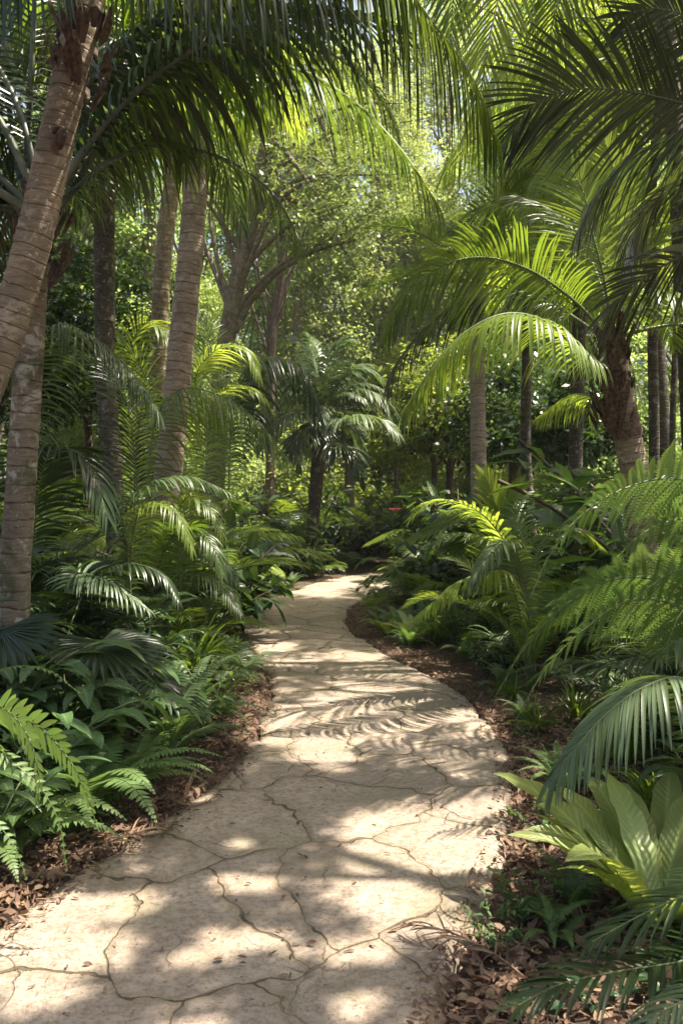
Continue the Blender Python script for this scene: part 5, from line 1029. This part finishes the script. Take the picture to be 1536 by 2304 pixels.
# high shade trees out of view, crowns shaped to dapple the path
def roof_tree(x, y, H, crx, n, sd, label, leaf='crown', off=(0, 0)):
    B = np.array([x, y, 0.]); r = np.random.default_rng(sd)
    bl = []
    for k in range(n):
        a = r.random() * 6.28; q = crx * r.random() ** .5; c = np.array([x + off[0] + math.cos(a) * q, y + off[1] + math.sin(a) * q, H + (r.random() - .5) * 1.6])
        bl.append((c, (1.35, 1.35, .45), 13))
    tree('shade_tree', label, B, [B, (x + off[0] * .15, y + off[1] * .15, H * .4), (x + off[0] * .4, y + off[1] * .4, H * .78), (x + off[0] * .8, y + off[1] * .8, H + .3)], .3, .14, bl, .105, 52, leaf, sd, 'high shade trees roofing the path', nl=9)
_g = np.random.default_rng(321); _c = np.stack([(_g.random(95) * 2 - 1) * 2.2 - .1, 1.8 + 10.5 * _g.random(95) ** 1.25, 0 * _g.random(95)], 1)
HOLES = [(_c[i % 95] + np.r_[_g.normal(size=2) * .30, 0], .075 + .085 * _g.random() ** 2) for i in range(560)]  # small holes cut along sun rays to throw round flecks of light
def roof_over(px, py, H):           # point at height H on the sun ray of a ground point
    return np.array([px, py, 0]) + SUNV * H / SUNV[2]
rl = [(-.4, 3.0, 8., 3.2, 66, 'shade tree outside the right edge roofing the near path', (8.4, 5.)), (.2, 6.4, 8.8, 3.2, 46, 'tall shade tree behind the right bank roofing the middle of the path', (10.5, 13.)),
      (-2.4, 4.6, 9, 2.8, 10, 'tall shade tree over the left bank', (-8.5, 13.5)), (-.2, 11.0, 12, 3.4, 24, 'tall shade tree far behind the right bank roofing the bend', (12.5, 21)), (2.6, 4.2, 8.5, 2.6, 7, 'shade tree outside the right edge above the lacy ferns', (9.5, 8.8)), (-3.5, 10., 12, 3, 9, 'tall shade tree among the palms of the left bank', (-9, 20.))]
for i, (gx_, gy_, H, cr, n, lb, tb) in enumerate(rl):
    c = roof_over(gx_, gy_, H); roof_tree(tb[0], tb[1], H, cr, n, 120 + i, lb, off=(c[0] - tb[0], c[1] - tb[1]))

# ================================================================== LIGHT, SKY, CAMERA
w = bpy.data.worlds.new('World'); SC.world = w; w.use_nodes = True; nt = w.node_tree; bg = nt.nodes['Background']
sky = nt.nodes.new('ShaderNodeTexSky'); sky.sky_type = 'NISHITA'; sky.sun_disc = False; sky.sun_elevation = SUN_EL; sky.sun_rotation = SUN_AZ
sky.air_density = 1.0; sky.dust_density = 5.0; sky.ozone_density = 1.0
nt.links.new(sky.outputs[0], bg.inputs[0]); bg.inputs[1].default_value = .10
sl = bpy.data.lights.new('sun', 'SUN'); sl.energy = 5.0; sl.angle = R(.53); sl.color = (1., .92, .83)
so = bpy.data.objects.new('sun', sl); COL.objects.link(so); so.rotation_euler = Vector(SUNV).to_track_quat('Z', 'Y').to_euler()
cam = bpy.data.cameras.new('camera'); co = bpy.data.objects.new('camera', cam); COL.objects.link(co)
co.location = (0, 0, CAMZ); co.rotation_euler = (R(90), 0, 0)
cam.sensor_fit = 'VERTICAL'; cam.sensor_height = 36; cam.sensor_width = 24; cam.lens = 36 * F / 2304; cam.shift_y = -12 / 2304
cam.clip_end = 2000; cam.clip_start = .05
cam.dof.use_dof = True; cam.dof.focus_distance = 5.0; cam.dof.aperture_fstop = 4.5
SC.camera = co
HAZE = 0.0008
if HAZE:
    m = MB(); xs, ys, zs = (-300, 300), (-40, 470), (-1.5, 40)
    v = [(x, y, z) for x in xs for y in ys for z in zs]
    m.add(v, [(0, 1, 3, 2), (4, 6, 7, 5), (0, 4, 5, 1), (2, 3, 7, 6), (0, 2, 6, 4), (1, 5, 7, 3)])
    hm, hnt, hout = newmat('haze'); pv = hnt.nodes.new('ShaderNodeVolumePrincipled'); pv.inputs['Color'].default_value = (.95, .95, .9, 1); pv.inputs['Density'].default_value = HAZE; pv.inputs['Anisotropy'].default_value = .3
    hnt.links.new(pv.outputs[0], hout.inputs['Volume']); tag(link('haze', m.mesh('haze', [hm], smooth=False)), kind='stuff', label='thin sunlit haze in the air between the trees')
SC.view_settings.view_transform = 'Standard'; SC.view_settings.look = 'None'; SC.view_settings.exposure = 1.72; SC.view_settings.gamma = 1
SC.view_settings.use_white_balance = True; SC.view_settings.white_balance_temperature = 6800; SC.view_settings.white_balance_tint = 8
cy = SC.cycles
cy.max_bounces = 7; cy.diffuse_bounces = 4; cy.glossy_bounces = 2; cy.transmission_bounces = 4; cy.transparent_max_bounces = 4
cy.caustics_reflective = False; cy.caustics_refractive = False; cy.sample_clamp_indirect = 6; cy.use_denoising = True
SC.render.use_persistent_data = False
